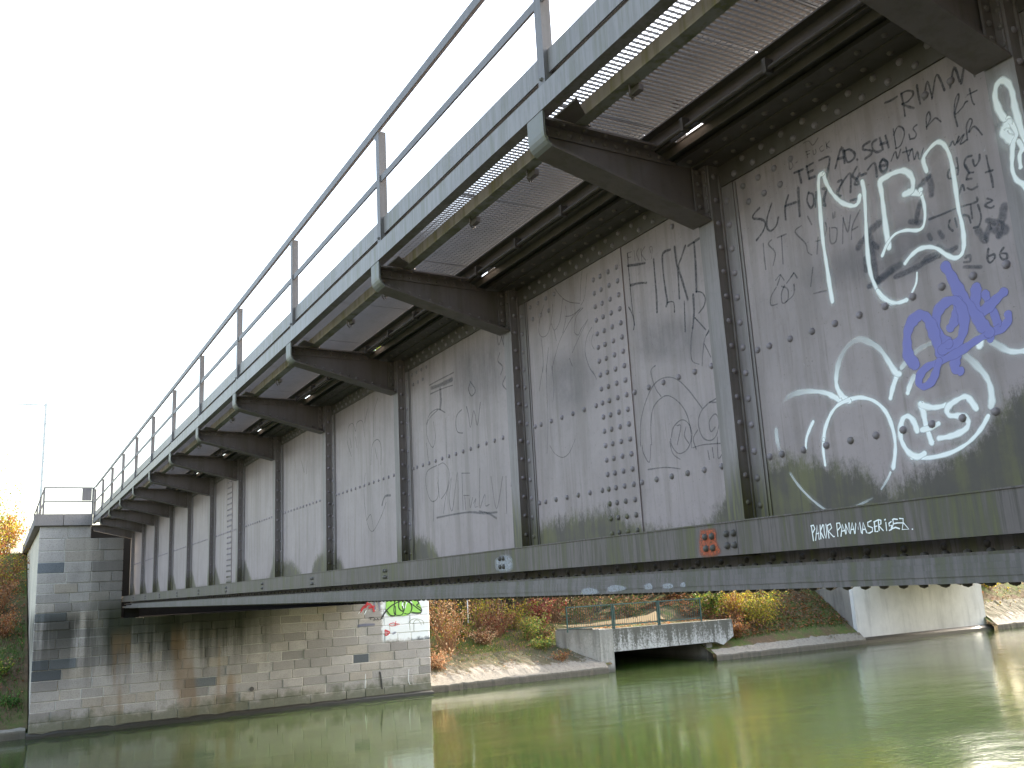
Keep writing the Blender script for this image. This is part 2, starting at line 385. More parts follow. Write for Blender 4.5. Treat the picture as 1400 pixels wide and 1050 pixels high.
# splice cover plates (bays 2 and 7)
def splice_grid(xr, single):
    nz = 56; mb = MB(); vals = []
    for j in range(nz+1):
        z = -.165 + 2.08*j/nz
        for x in (xr, xr+.13, xr+.26, xr+.385):
            mb.v.append((x, YW+.009, z)); zt = interp(stain_lines[2], x) if single else .1
            vals.append(max(0, min(1, .5+(zt-z)/.34)))
    for j in range(nz):
        for i in range(3): a = j*4+i; mb.f.append((a+1, a, a+4, a+5))
    n0 = len(mb.v)
    mb.box(xr+.0002, xr+.3848, YW+.0006, YW+.0088, -.165, 1.915)
    me = mb.mesh('splice_plate'); at = me.attributes.new('stain', 'FLOAT', 'POINT'); at.data.foreach_set('value', vals+[0]*8)
    sp = link('splice_plate', me, M_web, bridge)
    m2 = MB()
    for dx in (.055, .155, .252, .335):
        for i in range(20):
            z = .04 + i*.0975
            if z > 1.88: continue
            if single: rivet(sp, xr+dx, YW+.009, z)
            else: m2.dome((xr+dx, YW+.009, z), (0,1,0), .019, .014, 6)
    if not single: m2.build('rivets', M_rivet, sp, True, kind='stuff')
splice_grid(3.40, True); splice_grid(15.25, False)

# horizontal rivet rows on the web
for k in range(-1, 13):
    xa, xb = (SX(k-1) if k > -1 else X0), SX(k); mb = MB(); near = k in (1, 2, 3)
    xs = [xb-.142, xb-.230]
    while xs[-1] - .149 > xa + .09: xs.append(xs[-1]-.149)
    for z in ((.917, .335) if k <= 2 else (.917,)):
        for x in xs:
            if k == 2 and 3.39 < x < 3.80: continue
            if k == 7 and 15.24 < x < 15.65: continue
            if near: rivet(panels[k], x, YW, z)
            else: mb.dome((x, YW, z), (0,1,0), .019, .014, 6)
    if k <= 3:
        for i in range(4):
            for z, dx in ((1.86, 0), (1.755, .03)):
                x = xb-.17-i*.12-dx
                if i == 3 and z < 1.8: continue
                if near: rivet(panels[k], x, YW, z)
                else: mb.dome((x, YW, z), (0,1,0), .018, .013, 6)
        for i in range(2):
            if near: rivet(panels[k], xa+.33+.13*i, YW, 1.86 if k > 1 else 1.8)
    if mb.v: mb.build('rivets', M_rivet, panels[k], True, kind='stuff')

# top flange: angle leg on the web, angle leg flat, cover plates
tf = MB()
tf.prism([(YW+.0005,2.06),(YW+.0005,1.92),(YW+.0125,1.92),(YW+.0125,2.048),(.052,2.048),(.052,2.0605),(-.30,2.0605),(-.30,2.06)], X0, X1)
tf.box(X0, X1, -.33, .165, 2.0608, 2.082); tf.box(X0, X1, -.30, .145, 2.0822, 2.10)
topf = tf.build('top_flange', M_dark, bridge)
fr, fd = MB(), MB(); x = X1-.1
while x > X0+.05:
    for (xx, z) in ((x, 2.015), (x-.075, 1.955)):
        inb = any(SX(k)-.09 < xx < SX(k)+.14 for k in KS)
        if not inb:
            if .6 < xx < 2.4: rivet(topf, xx, YW+.0125, z)
            else: fr.dome((xx, YW+.0125, z), (0,1,0), .019, .014, 6)
    fd.dome((x, -.02, 2.048), (0,0,-1), .018, .013, 6); fd.dome((x-.075, .108, 2.0608), (0,0,-1), .018, .013, 6)
    x -= .15
fr.build('rivets', M_rivet, topf, True, kind='stuff'); fd.build('rivets', M_brivet, topf, True, kind='stuff')
cp = MB().box(X0, X1, .11, .268, 2.1004, 2.108); cp.box(X0, X1, .255, .262, 2.05, 2.1)
cp.build('cover_plate', M_dark, bridge)
ks = sorted(SX(k) for k in KS); xp = X0
for xs_ in ks + [X1+.3]:
    MB().box(xp, xs_-.30, .2685, .33, 2.1004, 2.108).build('cover_strip', M_dark, bridge); xp = xs_-.07
MB().prism([(.3105,2.1985),(.3105,2.085),(.318,2.085),(.318,2.19),(.37,2.19),(.37,2.1985)], X0, X1).build('grating_bearer', M_dark, bridge)
cb = MB().tube([(X0,.345,2.10),(X1,.345,2.10)], .012, 6)
cable = cb.build('cable', M_rivd, bridge, True)
cl = MB(); x = .3
while x < 27: cl.box(x, x+.022, .32, .37, 2.075, 2.15); x += .62
cl.build('clips', M_rivd, cable, kind='stuff')

# curb channel and bottom flange
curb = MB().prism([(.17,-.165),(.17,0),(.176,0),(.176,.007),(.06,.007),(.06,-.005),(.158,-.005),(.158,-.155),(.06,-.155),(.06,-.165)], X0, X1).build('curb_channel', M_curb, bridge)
bt = MB()
def bolts(x, y, z, r=.02):
    for dx in (-.027, .027):
        for dz in (-.03, .03): bt.dome((x+dx, y, z+dz), (0,1,0), r, .02, 6)
for k in range(-1, 13):
    bolts(SX(k)+(.02 if k != 1 else .1), .17, -.09)
bolts(2.335, .17, -.085)
bt.build('bolts', M_rivd, curb, True, kind='stuff')
MB().box(2.285, 2.291, .1701, .1715, -.165, 0).build('joint_strip', M_rivd, curb)
bf = MB().prism([(YW+.0005,-.235),(YW+.0005,-.16),(YW+.0125,-.16),(YW+.0125,-.222),(.10,-.222),(.10,-.235)], X0, X1).build('bottom_angle', M_curb, bridge)
lay = [(-.235,-.262,.143,X0,27.0),(-.2622,-.287,.147,X0,28.2),(-.2872,-.313,.150,X0,X1-.1),(-.3132,-.34,.146,X0,X1-.02)]
fl = None
for z1, z0, yy, a, b_ in lay:
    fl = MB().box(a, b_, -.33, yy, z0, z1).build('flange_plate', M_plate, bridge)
bu, bv = MB(), MB(); x = X1-.15; i = 0
while x > X0+.05:
    bu.dome((x, .085, -.34), (0,0,-1), .021, .017, 8); bu.dome((x-.05, .02, -.34), (0,0,-1), .021, .017, 6)
    bu.dome((x-.02, -.26, -.34), (0,0,-1), .021, .017, 6)
    bv.dome((x, .055, -.222), (0,0,1), .018, .015, 6)
    if i % 2: bv.dome((x, YW+.0125, -.19), (0,1,0), .018, .016, 6)
    x -= .10; i += 1
bu.build('rivets', M_rivd, fl, True, kind='stuff'); bv.build('rivets', M_rivd, bf, True, kind='stuff')

# brackets under the walkway
def bracket():
    g = []
    arc = [(1.1-.085*(1-math.cos(a)), 2.035-.085*math.sin(a)) for a in [math.radians(t) for t in range(0, 81, 16)]]
    low = [(1.1, 2.152)] + arc + [(.135, 1.738), (.012, 1.708)]
    web = MB().prism([(1.088,2.13)] + [(y-.012, z+.012) for y, z in low[1:-1]] + [(.012, 1.725), (.012, 2.045), (.17, 2.045),(.17,2.06), (.32,2.06),(.32,2.118)], .068, .078)
    web.prism([(1.08,2.118),(1.08,2.106),(.345,2.095),(.345,2.107)], 0.0, .15)                       # top angle, flat leg
    web.prism([(1.07,2.1055),(1.07,2.045),(.19,2.032),(.19,2.046),(.345,2.0945)], .058, .0678)        # top angle, upright leg
    for (y0, z0), (y1, z1) in zip(low[6:-1], low[7:]): pass
    a, b_ = low[6], low[-2]; n = Vector((0, -(b_[1]-a[1]), (b_[0]-a[0]))).normalized()
    up = lambda q, d: (q[0], q[1]+d)
    web.prism([up(a,.012), up(a,.066), up(b_,.066), up(b_,.012)], .058, .0678)                       # bottom angle, upright leg
    web.box(.02, .0578, .004, .014, 1.735, 2.03); web.box(.046, .0576, .0142, .075, 1.76, 2.03)         # connection angle
    fl = MB()
    prof = low; inner = [(y-.013 if i < 4 else y, z+(.013 if i >= 3 else 0)) for i, (y, z) in enumerate(low)]
    fl.prism(prof[5:] + inner[5:][::-1], 0, .16)
    tip = MB().prism(prof[:6] + inner[:6][::-1], 0, .16)
    fl2 = MB().box(.012, .125, .0005, .011, 1.735, 2.05)                                              # end plate on the strip
    rv = MB()
    d = Vector((0, b_[0]-a[0], b_[1]-a[1])); 
    for i in range(11):
        q = i/10*.94+.03; rv.dome((.058, a[0]+d.y*q, a[1]+d.z*q+.04), (-1,0,0), .016, .012, 6)
        q2 = 1.05-.075*i
        if i < 11: rv.dome((.058, q2, 2.075-.012*i/10), (-1,0,0), .016, .012, 6)
        rv.dome((.022 if i % 2 else .125, 1.03-.068*i, 2.1065-.0015*i), (0,0,-1), .016, .012, 6)
    for i in range(4):
        rv.dome((.046, .045, 1.80+.07*i), (-1,0,0), .016, .012, 6); rv.dome((.022, .011, 1.77+.08*i), (0,1,0), .015, .012, 6)
    return web.mesh('bracket_web'), fl.mesh('bracket_flange'), tip.mesh('tip_plate'), fl2.mesh('end_plate'), rv.mesh('rivets')
bw, bfl, btp, bep, brv = bracket()
gus = MB().prism([(0,1.03),(0,.80),(.005,.80),(-.22,1.03)][::1], 2.119, 2.127, 'z').mesh('gusset')
for k in range(-1, 13):
    lo = (SX(k), 0, 0)
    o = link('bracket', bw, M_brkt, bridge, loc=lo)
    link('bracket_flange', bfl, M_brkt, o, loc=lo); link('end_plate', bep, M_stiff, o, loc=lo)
    link('rivets', brv, M_brivet, o, loc=lo, kind='stuff')
    if k < 12: link('gusset', gus, M_brkt, o, loc=lo); link('tip_plate', btp, M_tip, o, loc=lo)

# walkway
XE = 28.79
MB().prism([(1.102,2.155),(1.102,2.288),(1.03,2.288),(1.03,2.279),(1.092,2.279),(1.092,2.164),(1.03,2.164),(1.03,2.155)], X0, XE).build('fascia_beam', M_fascia, bridge)
MB().prism([(.90,2.1185),(.90,2.198),(.892,2.198),(.892,2.127),(.825,2.127),(.825,2.1185)], X0, XE).build('stringer', M_string, bridge)
MB().box(X0, XE, 1.052, 1.062, 2.362, 2.495).build('toe_board', M_fascia, bridge)
MB().box(X0, XE, 1.030, 1.042, 2.2885, 2.39).build('edge_angle', M_rivd, bridge)
MB().prism([(1.098,3.195),(1.098,3.262),(1.03,3.262),(1.03,3.255),(1.091,3.255),(1.091,3.195)], X0, XE+.05).build('handrail', M_rail, bridge)
MB().prism([(1.08,2.775),(1.08,2.828),(1.03,2.828),(1.03,2.821),(1.073,2.821),(1.073,2.775)], X0, XE+.03).build('knee_rail', M_rail, bridge)
po = MB().prism([(0,1.09),(.066,1.09),(.066,1.083),(.007,1.083),(.007,1.03),(0,1.03)], 2.289, 3.194, 'z')
po.prism([(.0671,3.194),(.0671,3.14),(.12,3.194)], 1.0835, 1.0895, 'y')
pom = po.mesh('railing_post'); pbm = MB().dome((.03,1.09,2.33), (0,1,0), .013, .02, 6).mesh('bolt')
for k in range(-1, 13):
    lo = (SX(k)-.03, 0, 0); o = link('railing_post', pom, M_rail, bridge, loc=lo); link('bolt', pbm, M_grate, o, loc=lo)
def grating(len_):
    mb = MB(); y0, y1, z0, z1 = .325, 1.028, 2.2, 2.213
    mb.box(.006, .011, y0, y1, z0-.001, z1); mb.box(len_-.011, len_-.006, y0, y1, z0-.001, z1)
    n = round((len_-.02)/.033)
    for i in range(1, n): x = .008+(len_-.016)*i/n; mb.box(x-.0015, x+.0015, y0, y1, z0, z1)
    for j in range(20): y = y0+.012+(y1-y0-.024)*j/19; mb.box(.011, len_-.011, y-.002, y+.002, z0+.009, z1-.001)
    return mb.mesh('grating_panel')
gm = grating(1.2)
for i in range(-3, 24): link('grating_panel', gm, M_grate, bridge, loc=(1.2*i, 0, 0))
tr = MB().prism([(.02,2.46),(.02,2.54),(.49,2.54),(.49,2.46)], .02, .98).mesh('cable_trough')
for i in range(-3, 28): link('cable_trough', tr, M_concd, bridge, loc=(1.0*i+.9, 0, 0))
for k in range(-1, 13): MB().box(SX(k)+.05, SX(k)+.10, .09, .13, 2.1085, 2.459).build('trough_support', M_dark, bridge)
hk = MB().tube([(0,.86,2.12),(0,.86,2.07),(.012,.84,2.055),(.03,.815,2.065),(.03,.81,2.12)], .006, 5).box(-.035,.05,.80,.83,2.085,2.118)
hm = hk.mesh('clamp')
for k in range(0, 12):
    for dx in (.55, 1.45): link('clamp', hm, M_brkt, bridge, loc=(SX(k)+dx+random.uniform(-.12,.12), 0, 0))

# inside of the bridge: cross girders, deck plate, far girder with its walkway
for k in range(-1, 13):
    MB().box(SX(k)+.02, SX(k)+.035, -7.18, YW-.013, .12, .75).box(SX(k)-.1, SX(k)+.15, -7.18, YW-.013, .10, .118).build('cross_girder', M_dark, bridge)
MB().box(X0, X1, -7.18, YW-.0135, .752, .78).build('deck_plate', M_dark, bridge)
for yy in (-2.0, -3.4, -4.0, -5.4): MB().box(X0, X1, yy-.01, yy+.01, .3, .751).build('deck_stringer', M_dark, bridge)
MB().box(X0, X1, -7.212, -7.2, -.2, 2.06).build('far_web', M_stiff, bridge)
MB().box(X0, X1, -7.44, -6.97, -.34, -.201).build('far_bottom_flange', M_plate, bridge)
MB().box(X0, X1, -7.44, -6.97, 2.061, 2.1).build('far_top_flange', M_dark, bridge)
for k in range(-1, 13): MB().box(SX(k), SX(k)+.012, -7.3, -7.2125, -.2, 2.06).build('far_stiffener', M_stiff, bridge)
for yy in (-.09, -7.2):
    MB().prism([(28.86,-.62),(29.12,-.62),(29.08,-.5),(29.08,-.341),(28.9,-.341),(28.9,-.5)], yy-.2, yy+.2, 'y').build('bearing', M_recess_shade, bridge)

#GRAFFITI
# ------------------------------------------------------------------ graffiti and scrawls, traced on the plane they are painted on
def catmull(p, n=5):
    if len(p) < 3: return [Vector(q) for q in p]
    p = [Vector(q) for q in p]; out = []
    for i in range(len(p)-1):
        a, b, c, d = p[max(i-1,0)], p[i], p[i+1], p[min(i+2,len(p)-1)]
        for j in range(n):
            t = j/n; out.append(.5*((2*b)+(c-a)*t+(2*a-5*b+4*c-d)*t*t+(3*b-3*c+d-a)*t**3))
    return out + [p[-1]]
LEVEL = {'charcoal': .0006, 'spray': .0014}
def mist(strokes, plane, mat, parent, label, k=2.6, lev=0.):
    ribbon([(st[0]*k, st[1], [a*.2 for a in (st[2] if len(st) > 2 else (1, 1))]) for st in strokes], plane, mat, parent, 'faint overspray round the ' + label, soft=.95, lev=lev-.0004)['kind'] = 'stuff'
def ribbon(strokes, plane, mat, parent, label, soft=.5, curve=True, each=False, lev=0.):
    """strokes: list of (width in m, [points in photo pixels], optional alpha list); plane: ('y', Y) or ('x', X)"""
    if mat.name == 'spray_white' and strokes[0][0] > .012 and plane[0] == 'y' and soft < .9: mist(strokes, plane, mat, parent, label, lev=lev) if each or len(strokes) > 1 else None
    if each: return [ribbon([q], plane, mat, parent, label, soft, curve, lev=lev+.00002*i) for i, q in enumerate(strokes)]
    lift = LEVEL.get(mat.name.split('_')[0], .0014) + lev; mb = MB(); al = []
    for si, st in enumerate(strokes):
        wd, pts = st[0]*(1.25 if mat.name.startswith('charcoal') and st[0] < .02 else 1), st[1]; aa = st[2] if len(st) > 2 else None
        if plane[0] == 'y': pp = [onY(x, y, plane[1]) for x, y in pts]; nrm = Vector((0,1,0)); off = nrm*lift
        else: pp = [onX(x, y, plane[1]) for x, y in pts]; nrm = Vector((-1,0,0)); off = nrm*lift
        q = catmull(pp) if curve else [Vector(v) for v in pp]
        m = len(q); n0 = len(mb.v); off = nrm*(lift+si*.000012)
        for i, v in enumerate(q):
            off += nrm*.000003
            t = (q[min(i+1,m-1)]-q[max(i-1,0)]); t = t.normalized() if t.length > 1e-7 else Vector((0,0,1))
            s_ = nrm.cross(t).normalized(); f = i/max(1,m-1)
            a0 = 1.0
            if aa: u = f*(len(aa)-1); j = min(int(u), len(aa)-2); a0 = aa[j]+(aa[j+1]-aa[j])*(u-j)
            cap = 1.0
            wv = wd*(1+.16*math.sin(i*.37+si*1.7)+.08*math.sin(i*1.3))
            for e, al_ in ((-.5,0),(-.5*(1-soft),1),(.5*(1-soft),1),(.5,0)):
                mb.v.append(tuple(v + s_*(e*wv) + off)); al.append(al_*a0)
        for i in range(m-1):
            for j in range(3): a = n0+i*4+j; mb.f.append((a, a+1, a+5, a+4))
        # round ends
        for end, sg in ((0,-1),(m-1,1)):
            v = q[end]; t = (q[1]-q[0]) if end == 0 else (q[-1]-q[-2])
            if t.length < 1e-7: continue
            t = t.normalized()*sg; s_ = nrm.cross(t).normalized(); c0 = len(mb.v); ae = (aa[0] if end == 0 else aa[-1]) if aa else 1
            mb.v.append(tuple(v+off)); al.append(ae); K = 6
            for rr, a_ in ((.5*(1-soft), 1), (.5, 0)):
                for k in range(K+1):
                    th = math.pi*k/K; mb.v.append(tuple(v+off+(s_*math.cos(th)+t*math.sin(th))*wd*rr)); al.append(a_*ae)
            for k in range(K):
                mb.f.append((c0, c0+1+k, c0+2+k)); mb.f.append((c0+1+k, c0+8+k, c0+9+k, c0+2+k))
    me = mb.mesh('graffiti'); at = me.attributes.new('alpha','FLOAT','POINT'); at.data.foreach_set('value', al)
    o = link('graffiti', me, mat, parent); o['label'] = label
    if mat.name.startswith('charcoal') and len(strokes) > 1: o['kind'] = 'stuff'
    return o
def patch(polys, plane, mat, parent, label, name='paint_patch', edge=.02):
    if len(polys) > 1: return [patch([q], plane, mat, parent, label, name, edge) for q in polys]
    lift = .0003 if name == 'smudge' else .0012; mb = MB(); al = []
    for pts in polys:
        if plane[0] == 'y': pp = [onY(x, y, plane[1]) for x, y in pts]; off = Vector((0,lift,0))
        else: pp = [onX(x, y, plane[1]) for x, y in pts]; off = Vector((-lift,0,0))
        pp = catmull(pp + [pp[0]], 4)[:-1]; c = sum(pp, Vector())/len(pp); n = len(pp); n0 = len(mb.v)
        mb.v.append(tuple(c+off)); al.append(1)
        for k_, a_ in ((1-edge*4, 1), (1, 0)):
            for v in pp: mb.v.append(tuple(c+(v-c)*k_+off)); al.append(a_)
        for i in range(n):
            j = (i+1) % n; mb.f.append((n0, n0+1+i, n0+1+j)); mb.f.append((n0+1+i, n0+1+n+i, n0+1+n+j, n0+1+j))
    me = mb.mesh(name); at = me.attributes.new('alpha','FLOAT','POINT'); at.data.foreach_set('value', al)
    o = link(name, me, mat, parent); o['label'] = label; return o
def Z(x0, y0, s, *strokes):                       # strokes read off an enlarged crop of the photograph
    return [(st[0], [(x0+x/s, y0+y/s) for x, y in st[1]]) + tuple(st[2:]) for st in strokes]
def W(wd, ls): return [(wd, l) for l in ls]
PW = ('y', YW)

# charcoal smudges under the writing
patch([[(1190,320),(1230,290),(1290,280),(1330,300),(1345,330),(1310,350),(1250,385),(1200,395),(1120,400),(1080,385),(1120,350)],
       [(868,440),(900,425),(950,430),(968,450),(965,490),(930,500),(880,500),(862,480)],
       [(620,480),(660,460),(690,455),(698,500),(690,545),(650,560),(615,540)],
       [(745,480),(790,470),(815,500),(810,560),(760,570),(740,530)]], PW, P_smudge, bridge, 'dark smudged charcoal areas on the grey web', 'smudge', .14)
A = (1200,70,7)
ribbon(Z(*A, *W(.011, [[(70,495),(130,470),(185,435)],[(225,410),(245,500),(262,620)],[(225,405),(280,380),(330,385),(338,420),(290,480),(235,505)],[(235,505),(290,530),(345,545)],[(375,325),(390,420),(408,505)],
   [(445,465),(475,290),(520,440)],[(520,455),(565,225),(640,375)],[(695,350),(732,155),(785,290)],[(800,310),(848,95),(930,240)]]),
   *W(.008, [[(150,745),(165,850),(175,930)],[(155,800),(190,725),(240,735),(255,800),(220,900),(175,930)],[(300,795),(310,845)],[(375,705),(340,740),(370,790),(355,830),(320,840)],[(470,745),(465,640),(490,580),(505,640),(470,720)],[(470,725),(530,660),(560,640),(605,675)],
   [(765,720),(735,600),(740,480),(770,410),(775,450),(740,600),(810,540),(840,490),(860,480)],[(880,360),(905,480),(925,510)],[(860,420),(950,375)],
   [(860,850),(850,720),(880,650),(905,670),(870,780),(925,720),(1000,800)],[(690,910),(720,860),(740,900),(780,810),(760,880),(830,790),(790,890),(850,850)],
   [(300,1000),(330,930),(350,1040),(380,960),(400,1040),(440,930)],[(130,1050),(170,960),(190,1030),(220,940)],[(270,920),(300,1050)],[(240,970),(330,940)]])), PW, P_pen, bridge, 'charcoal writing TRIMM Dich fit under the top flange')
A = (1200,210,7)
ribbon(Z(*A, *W(.010, [[(20,90),(50,60),(95,80),(90,140),(40,170),(20,110)],[(120,160),(125,168)],[(755,40),(770,140),(765,200)],[(760,140),(690,150),(670,210),(690,240),(740,215)],[(900,20),(850,40),(830,110),(880,190),(840,110)],[(910,60),(930,120),(970,70),(975,10)],
   [(1040,20),(1060,120),(1090,230),(1105,320)],[(1035,180),(1100,160)],[(850,240),(870,190),(915,180)],[(850,250),(900,240)],[(860,330),(900,345),(955,315)],[(780,385),(810,300),(830,350)],[(490,630),(620,580),(760,520),(940,465),(950,420)],
   [(1050,430),(1100,450),(1040,480),(1030,500),(1080,520),(1110,505)],[(890,490),(905,620)],[(1060,910),(1050,1000),(1075,1045),(1120,1000),(1115,965),(1070,980)],[(1205,900),(1170,960),(1190,1010),(1235,1005),(1235,960),(1190,955)],
   [(690,640),(680,700),(720,740)],[(740,620),(760,700)],[(820,590),(870,600),(890,660)],[(960,490),(990,600),(970,690),(920,710)]])), PW, P_pen, bridge, 'small charcoal letters beside the white spray strokes')
ribbon(Z(*A, (.036,[(955,730),(1000,790),(1035,840),(1050,760),(1085,690),(1120,730),(1160,780)]), (.04,[(1210,500),(1195,600),(1175,690),(1165,785)]), (.03,[(1050,640),(1120,655),(1190,675)]), (.045,[(1215,715),(1222,740)]),
   (.03,[(390,330),(440,270),(490,220)]), (.035,[(490,215),(510,300),(515,395)]), (.03,[(410,460),(385,560),(370,650)]), (.028,[(310,650),(380,660),(420,650)]), (.028,[(560,960),(480,1000),(430,1040)]), (.026,[(590,750),(625,800)]), (.026,[(490,780),(510,820)]), (.03,[(580,890),(670,940),(750,900)]))
 + Z(1020,270,7, (.042,[(1275,245),(1220,290),(1170,340),(1110,420),(1075,480)]), (.05,[(1180,380),(1200,500),(1225,650),(1245,780)]), (.035,[(1180,850),(1290,780),(1400,700)]), (.028,[(1140,580),(1150,700)]), (.03,[(1215,440),(1260,480)]))
 + Z(1200,340,7, (.042,[(10,310),(110,220),(220,150)]), (.03,[(170,270),(330,200),(480,120),(590,70)]), (.02,[(830,175),(990,175)]), (.012,[(840,85),(880,65),(885,120),(830,130)])), PW, P_thick, bridge, 'thick charcoal stroke crossed by the white spray letters', each=True, lev=.0003)
A = (1020,160,7)
ribbon(Z(*A, *W(.013, [[(460,535),(545,500)],[(505,520),(530,630)],[(580,470),(605,590)],[(580,475),(640,440)],[(595,530),(640,510)],[(605,590),(660,570)],[(700,415),(795,380),(790,480),(770,580)],[(855,490),(915,290),(945,440)],[(885,400),(935,385)],[(940,320),(970,430),(1030,400),(1040,350),(990,310),(945,325)],[(1062,405),(1066,410)],
   [(1185,235),(1130,270),(1120,310),(1190,320),(1200,350),(1140,400)],[(1250,215),(1210,250),(1215,310),(1250,335),(1290,325)],[(1280,200),(1310,310)],[(1335,180),(1365,290)],[(1285,265),(1350,240)],
   [(1100,560),(1150,540)],[(1165,505),(1230,440),(1255,570)],[(1300,410),(1280,480),(1310,535),(1345,510),(1350,440),(1310,400)],[(1280,470),(1340,460)],
   [(130,870),(75,930),(70,970),(150,980),(185,1020),(160,1100),(100,1180)],[(245,830),(205,960),(200,1050),(235,1090),(290,1040),(310,960)],[(405,750),(375,860),(380,980)],[(375,850),(480,815)],
   [(600,720),(585,800),(620,870),(650,820),(640,740),(600,730)],[(670,720),(665,860)],[(730,690),(770,690),(750,800),(765,850),(730,820),(770,700)],[(880,620),(920,610),(880,740),(910,760),(870,720),(930,620)],[(940,600),(1000,540),(1000,720)],[(1060,480),(1020,560),(1060,600),(1080,640),(1040,640),(1090,540)]]),
   (.022,[(500,680),(505,800),(515,945)]),(.012,[(1000,800),(1080,780)])), PW, P_pen, bridge, 'charcoal capitals TE7 AD SCH with a number row')
ribbon(Z(*A, *W(.006, [[(410,430),(420,500),(450,470),(430,420)],[(475,440),(490,430)],[(580,330),(590,390)],[(570,335),(610,320)],[(585,360),(610,350)],[(640,320),(650,360),(670,340),(665,310)],[(730,275),(705,300),(720,330),(745,315)],[(765,240),(775,300)],[(800,230),(770,270),(800,295)],[(550,250),(600,230),(640,270),(690,200)]]))
  + Z(1020,270,7,*W(.008, [[(165,440),(175,560),(190,690)],[(245,405),(215,450),(280,530),(260,650)],[(300,385),(385,350)],[(340,370),(355,635)],[(530,270),(470,330),(570,440),(590,520),(630,550)],[(690,380),(680,540)],[(760,240),(770,300),(740,420)],[(670,420),(740,400)],[(800,290),(810,430),(860,420),(870,300),(820,290)],[(830,150),(835,200)],[(850,140),(850,190)],[(930,190),(925,440)],[(930,200),(975,330),(1000,170)],[(1090,120),(1020,270),(1010,400)],[(1020,310),(1070,280)],
   [(290,860),(240,950),(240,1030),(300,1020)],[(340,850),(400,880),(400,980),(350,1010),(340,920),(370,840)],[(300,840),(330,740),(285,790)],[(330,740),(365,790)],[(390,820),(460,720),(430,760)],[(460,720),(490,770)],[(460,830),(455,930),(380,1000)],[(640,670),(620,850)],[(650,920),(770,890)],[(590,180),(630,260)]])), PW, P_penf, bridge, 'faint thin charcoal lettering IST SCHOEN with two arrows')

# white and purple spray, near bay
ribbon(Z(1020,160,7, (.030,[(828,1765),(800,1600),(770,1400),(740,1200),(720,1000),(705,800),(695,640),(705,560),(740,540)]), (.028,[(745,545),(760,610),(800,690),(850,760),(920,820),(1000,848),(1050,845),(1080,810),(1090,750)]),
   (.028,[(1112,615),(1130,700),(1142,850),(1150,1050),(1165,1300),(1190,1480),(1230,1600),(1300,1720),(1400,1780)]))
  + Z(1200,210,7, (.036,[(110,900),(85,750),(60,550),(40,380),(25,270),(90,220),(170,180),(250,165),(310,200),(340,270),(330,350),(300,370),(255,390)]), (.036,[(270,385),(330,370),(400,385),(412,350)]), (.020,[(415,380),(445,480),(455,600),(435,700),(380,735),(270,735),(170,770),(95,860),(45,980)]),
   (.026,[(470,170),(440,80),(450,20),(520,-70),(580,-110),(640,-80),(690,20),(720,150),(750,350),(775,530),(810,680),(825,800),(825,900),(800,970),(740,1000),(660,970),(570,910),(480,895),(390,920),(310,990),(265,1050)]))
  + Z(1200,340,7, (.026,[(0,400),(60,470),(140,515),(210,515),(280,490)]), (.013,[(330,420),(370,330),(378,230)]))
  , PW, P_white, bridge, 'white spray stroke of the angular letters high on the near web', each=True)
A = (1200,70,7)
ribbon(Z(*A, (.034,[(1215,650),(1160,560),(1125,440),(1140,330),(1190,280),(1250,310),(1290,400),(1310,520),(1345,650),(1390,800),(1440,900)]), (.05,[(1250,690),(1225,740),(1205,780),(1250,830),(1290,850)]),(.05,[(1240,780),(1270,820)]), (.025,[(1250,640),(1290,700),(1330,790),(1310,850),(1295,900),(1290,1010),(1290,1130),(1330,1230),(1400,1280),(1440,1370)]), (.025,[(1350,860),(1385,930),(1360,1000),(1370,1110)])), ('y', 0.0), P_white, stiffs[0], 'white spray loop running down the stiffener strip', each=True)
ribbon(Z(1040,450,7, (.034,[(760,680),(690,640),(620,610),(500,595),(380,605),(280,640),(215,700)],[1,1,.9,.7,.5,.3,.05]), (.036,[(850,690),(780,640),(735,560),(725,480),(740,360),(770,270),(830,170),(930,100),(1030,120),(1140,190),(1220,300),(1290,410),(1330,430)],[1,1,1,.9,.6,.35,.3,.35,.45,.6,.9,1,1]), (.03,[(1305,450),(1270,550),(1245,660)]),
   (.026,[(605,1060),(620,950),(670,820),(740,730),(840,680),(960,655),(1090,690),(1190,780),(1250,900),(1285,1040),(1290,1180),(1270,1330)]), (.022,[(505,885),(470,960),(440,1050),(435,1140)]), (.03,[(150,960),(160,1060),(180,1150)],[.4,.5,.2]), (.02,[(605,1050),(600,1150),(620,1300)]))
  + Z(1200,450,7, (.03,[(230,370),(330,250),(420,180),(520,130)],[.7,.4,.3,.3]), (.036,[(830,240),(930,330),(1030,440),(1080,550),(1095,680),(1085,740)],[.3,.6,.8,.9,.9,.8]), (.024,[(1060,830),(1000,940),(920,1040),(820,1120),(680,1190),(500,1230),(330,1230)]), (.03,[(350,450),(310,540),(290,610)],[.6,.9,1]), (.042,[(990,90),(975,160)]), (.034,[(1080,110),(1180,170),(1280,215),(1400,210)],[.5,.6,.9,.9]))
  + Z(1050,590,7, (.016,[(215,400),(290,510),(380,610),(470,690),(560,755)],[.25,.45,.5,.5,.3]), (.014,[(1175,390),(1150,450),(1090,550)],[.8,.6,.4]), (.014,[(820,730),(920,680),(1000,640)],[.4,.3,.1]))
  , PW, P_white, bridge, 'white spray arc of the rounded cloud low on the near web', each=True, lev=.0002)
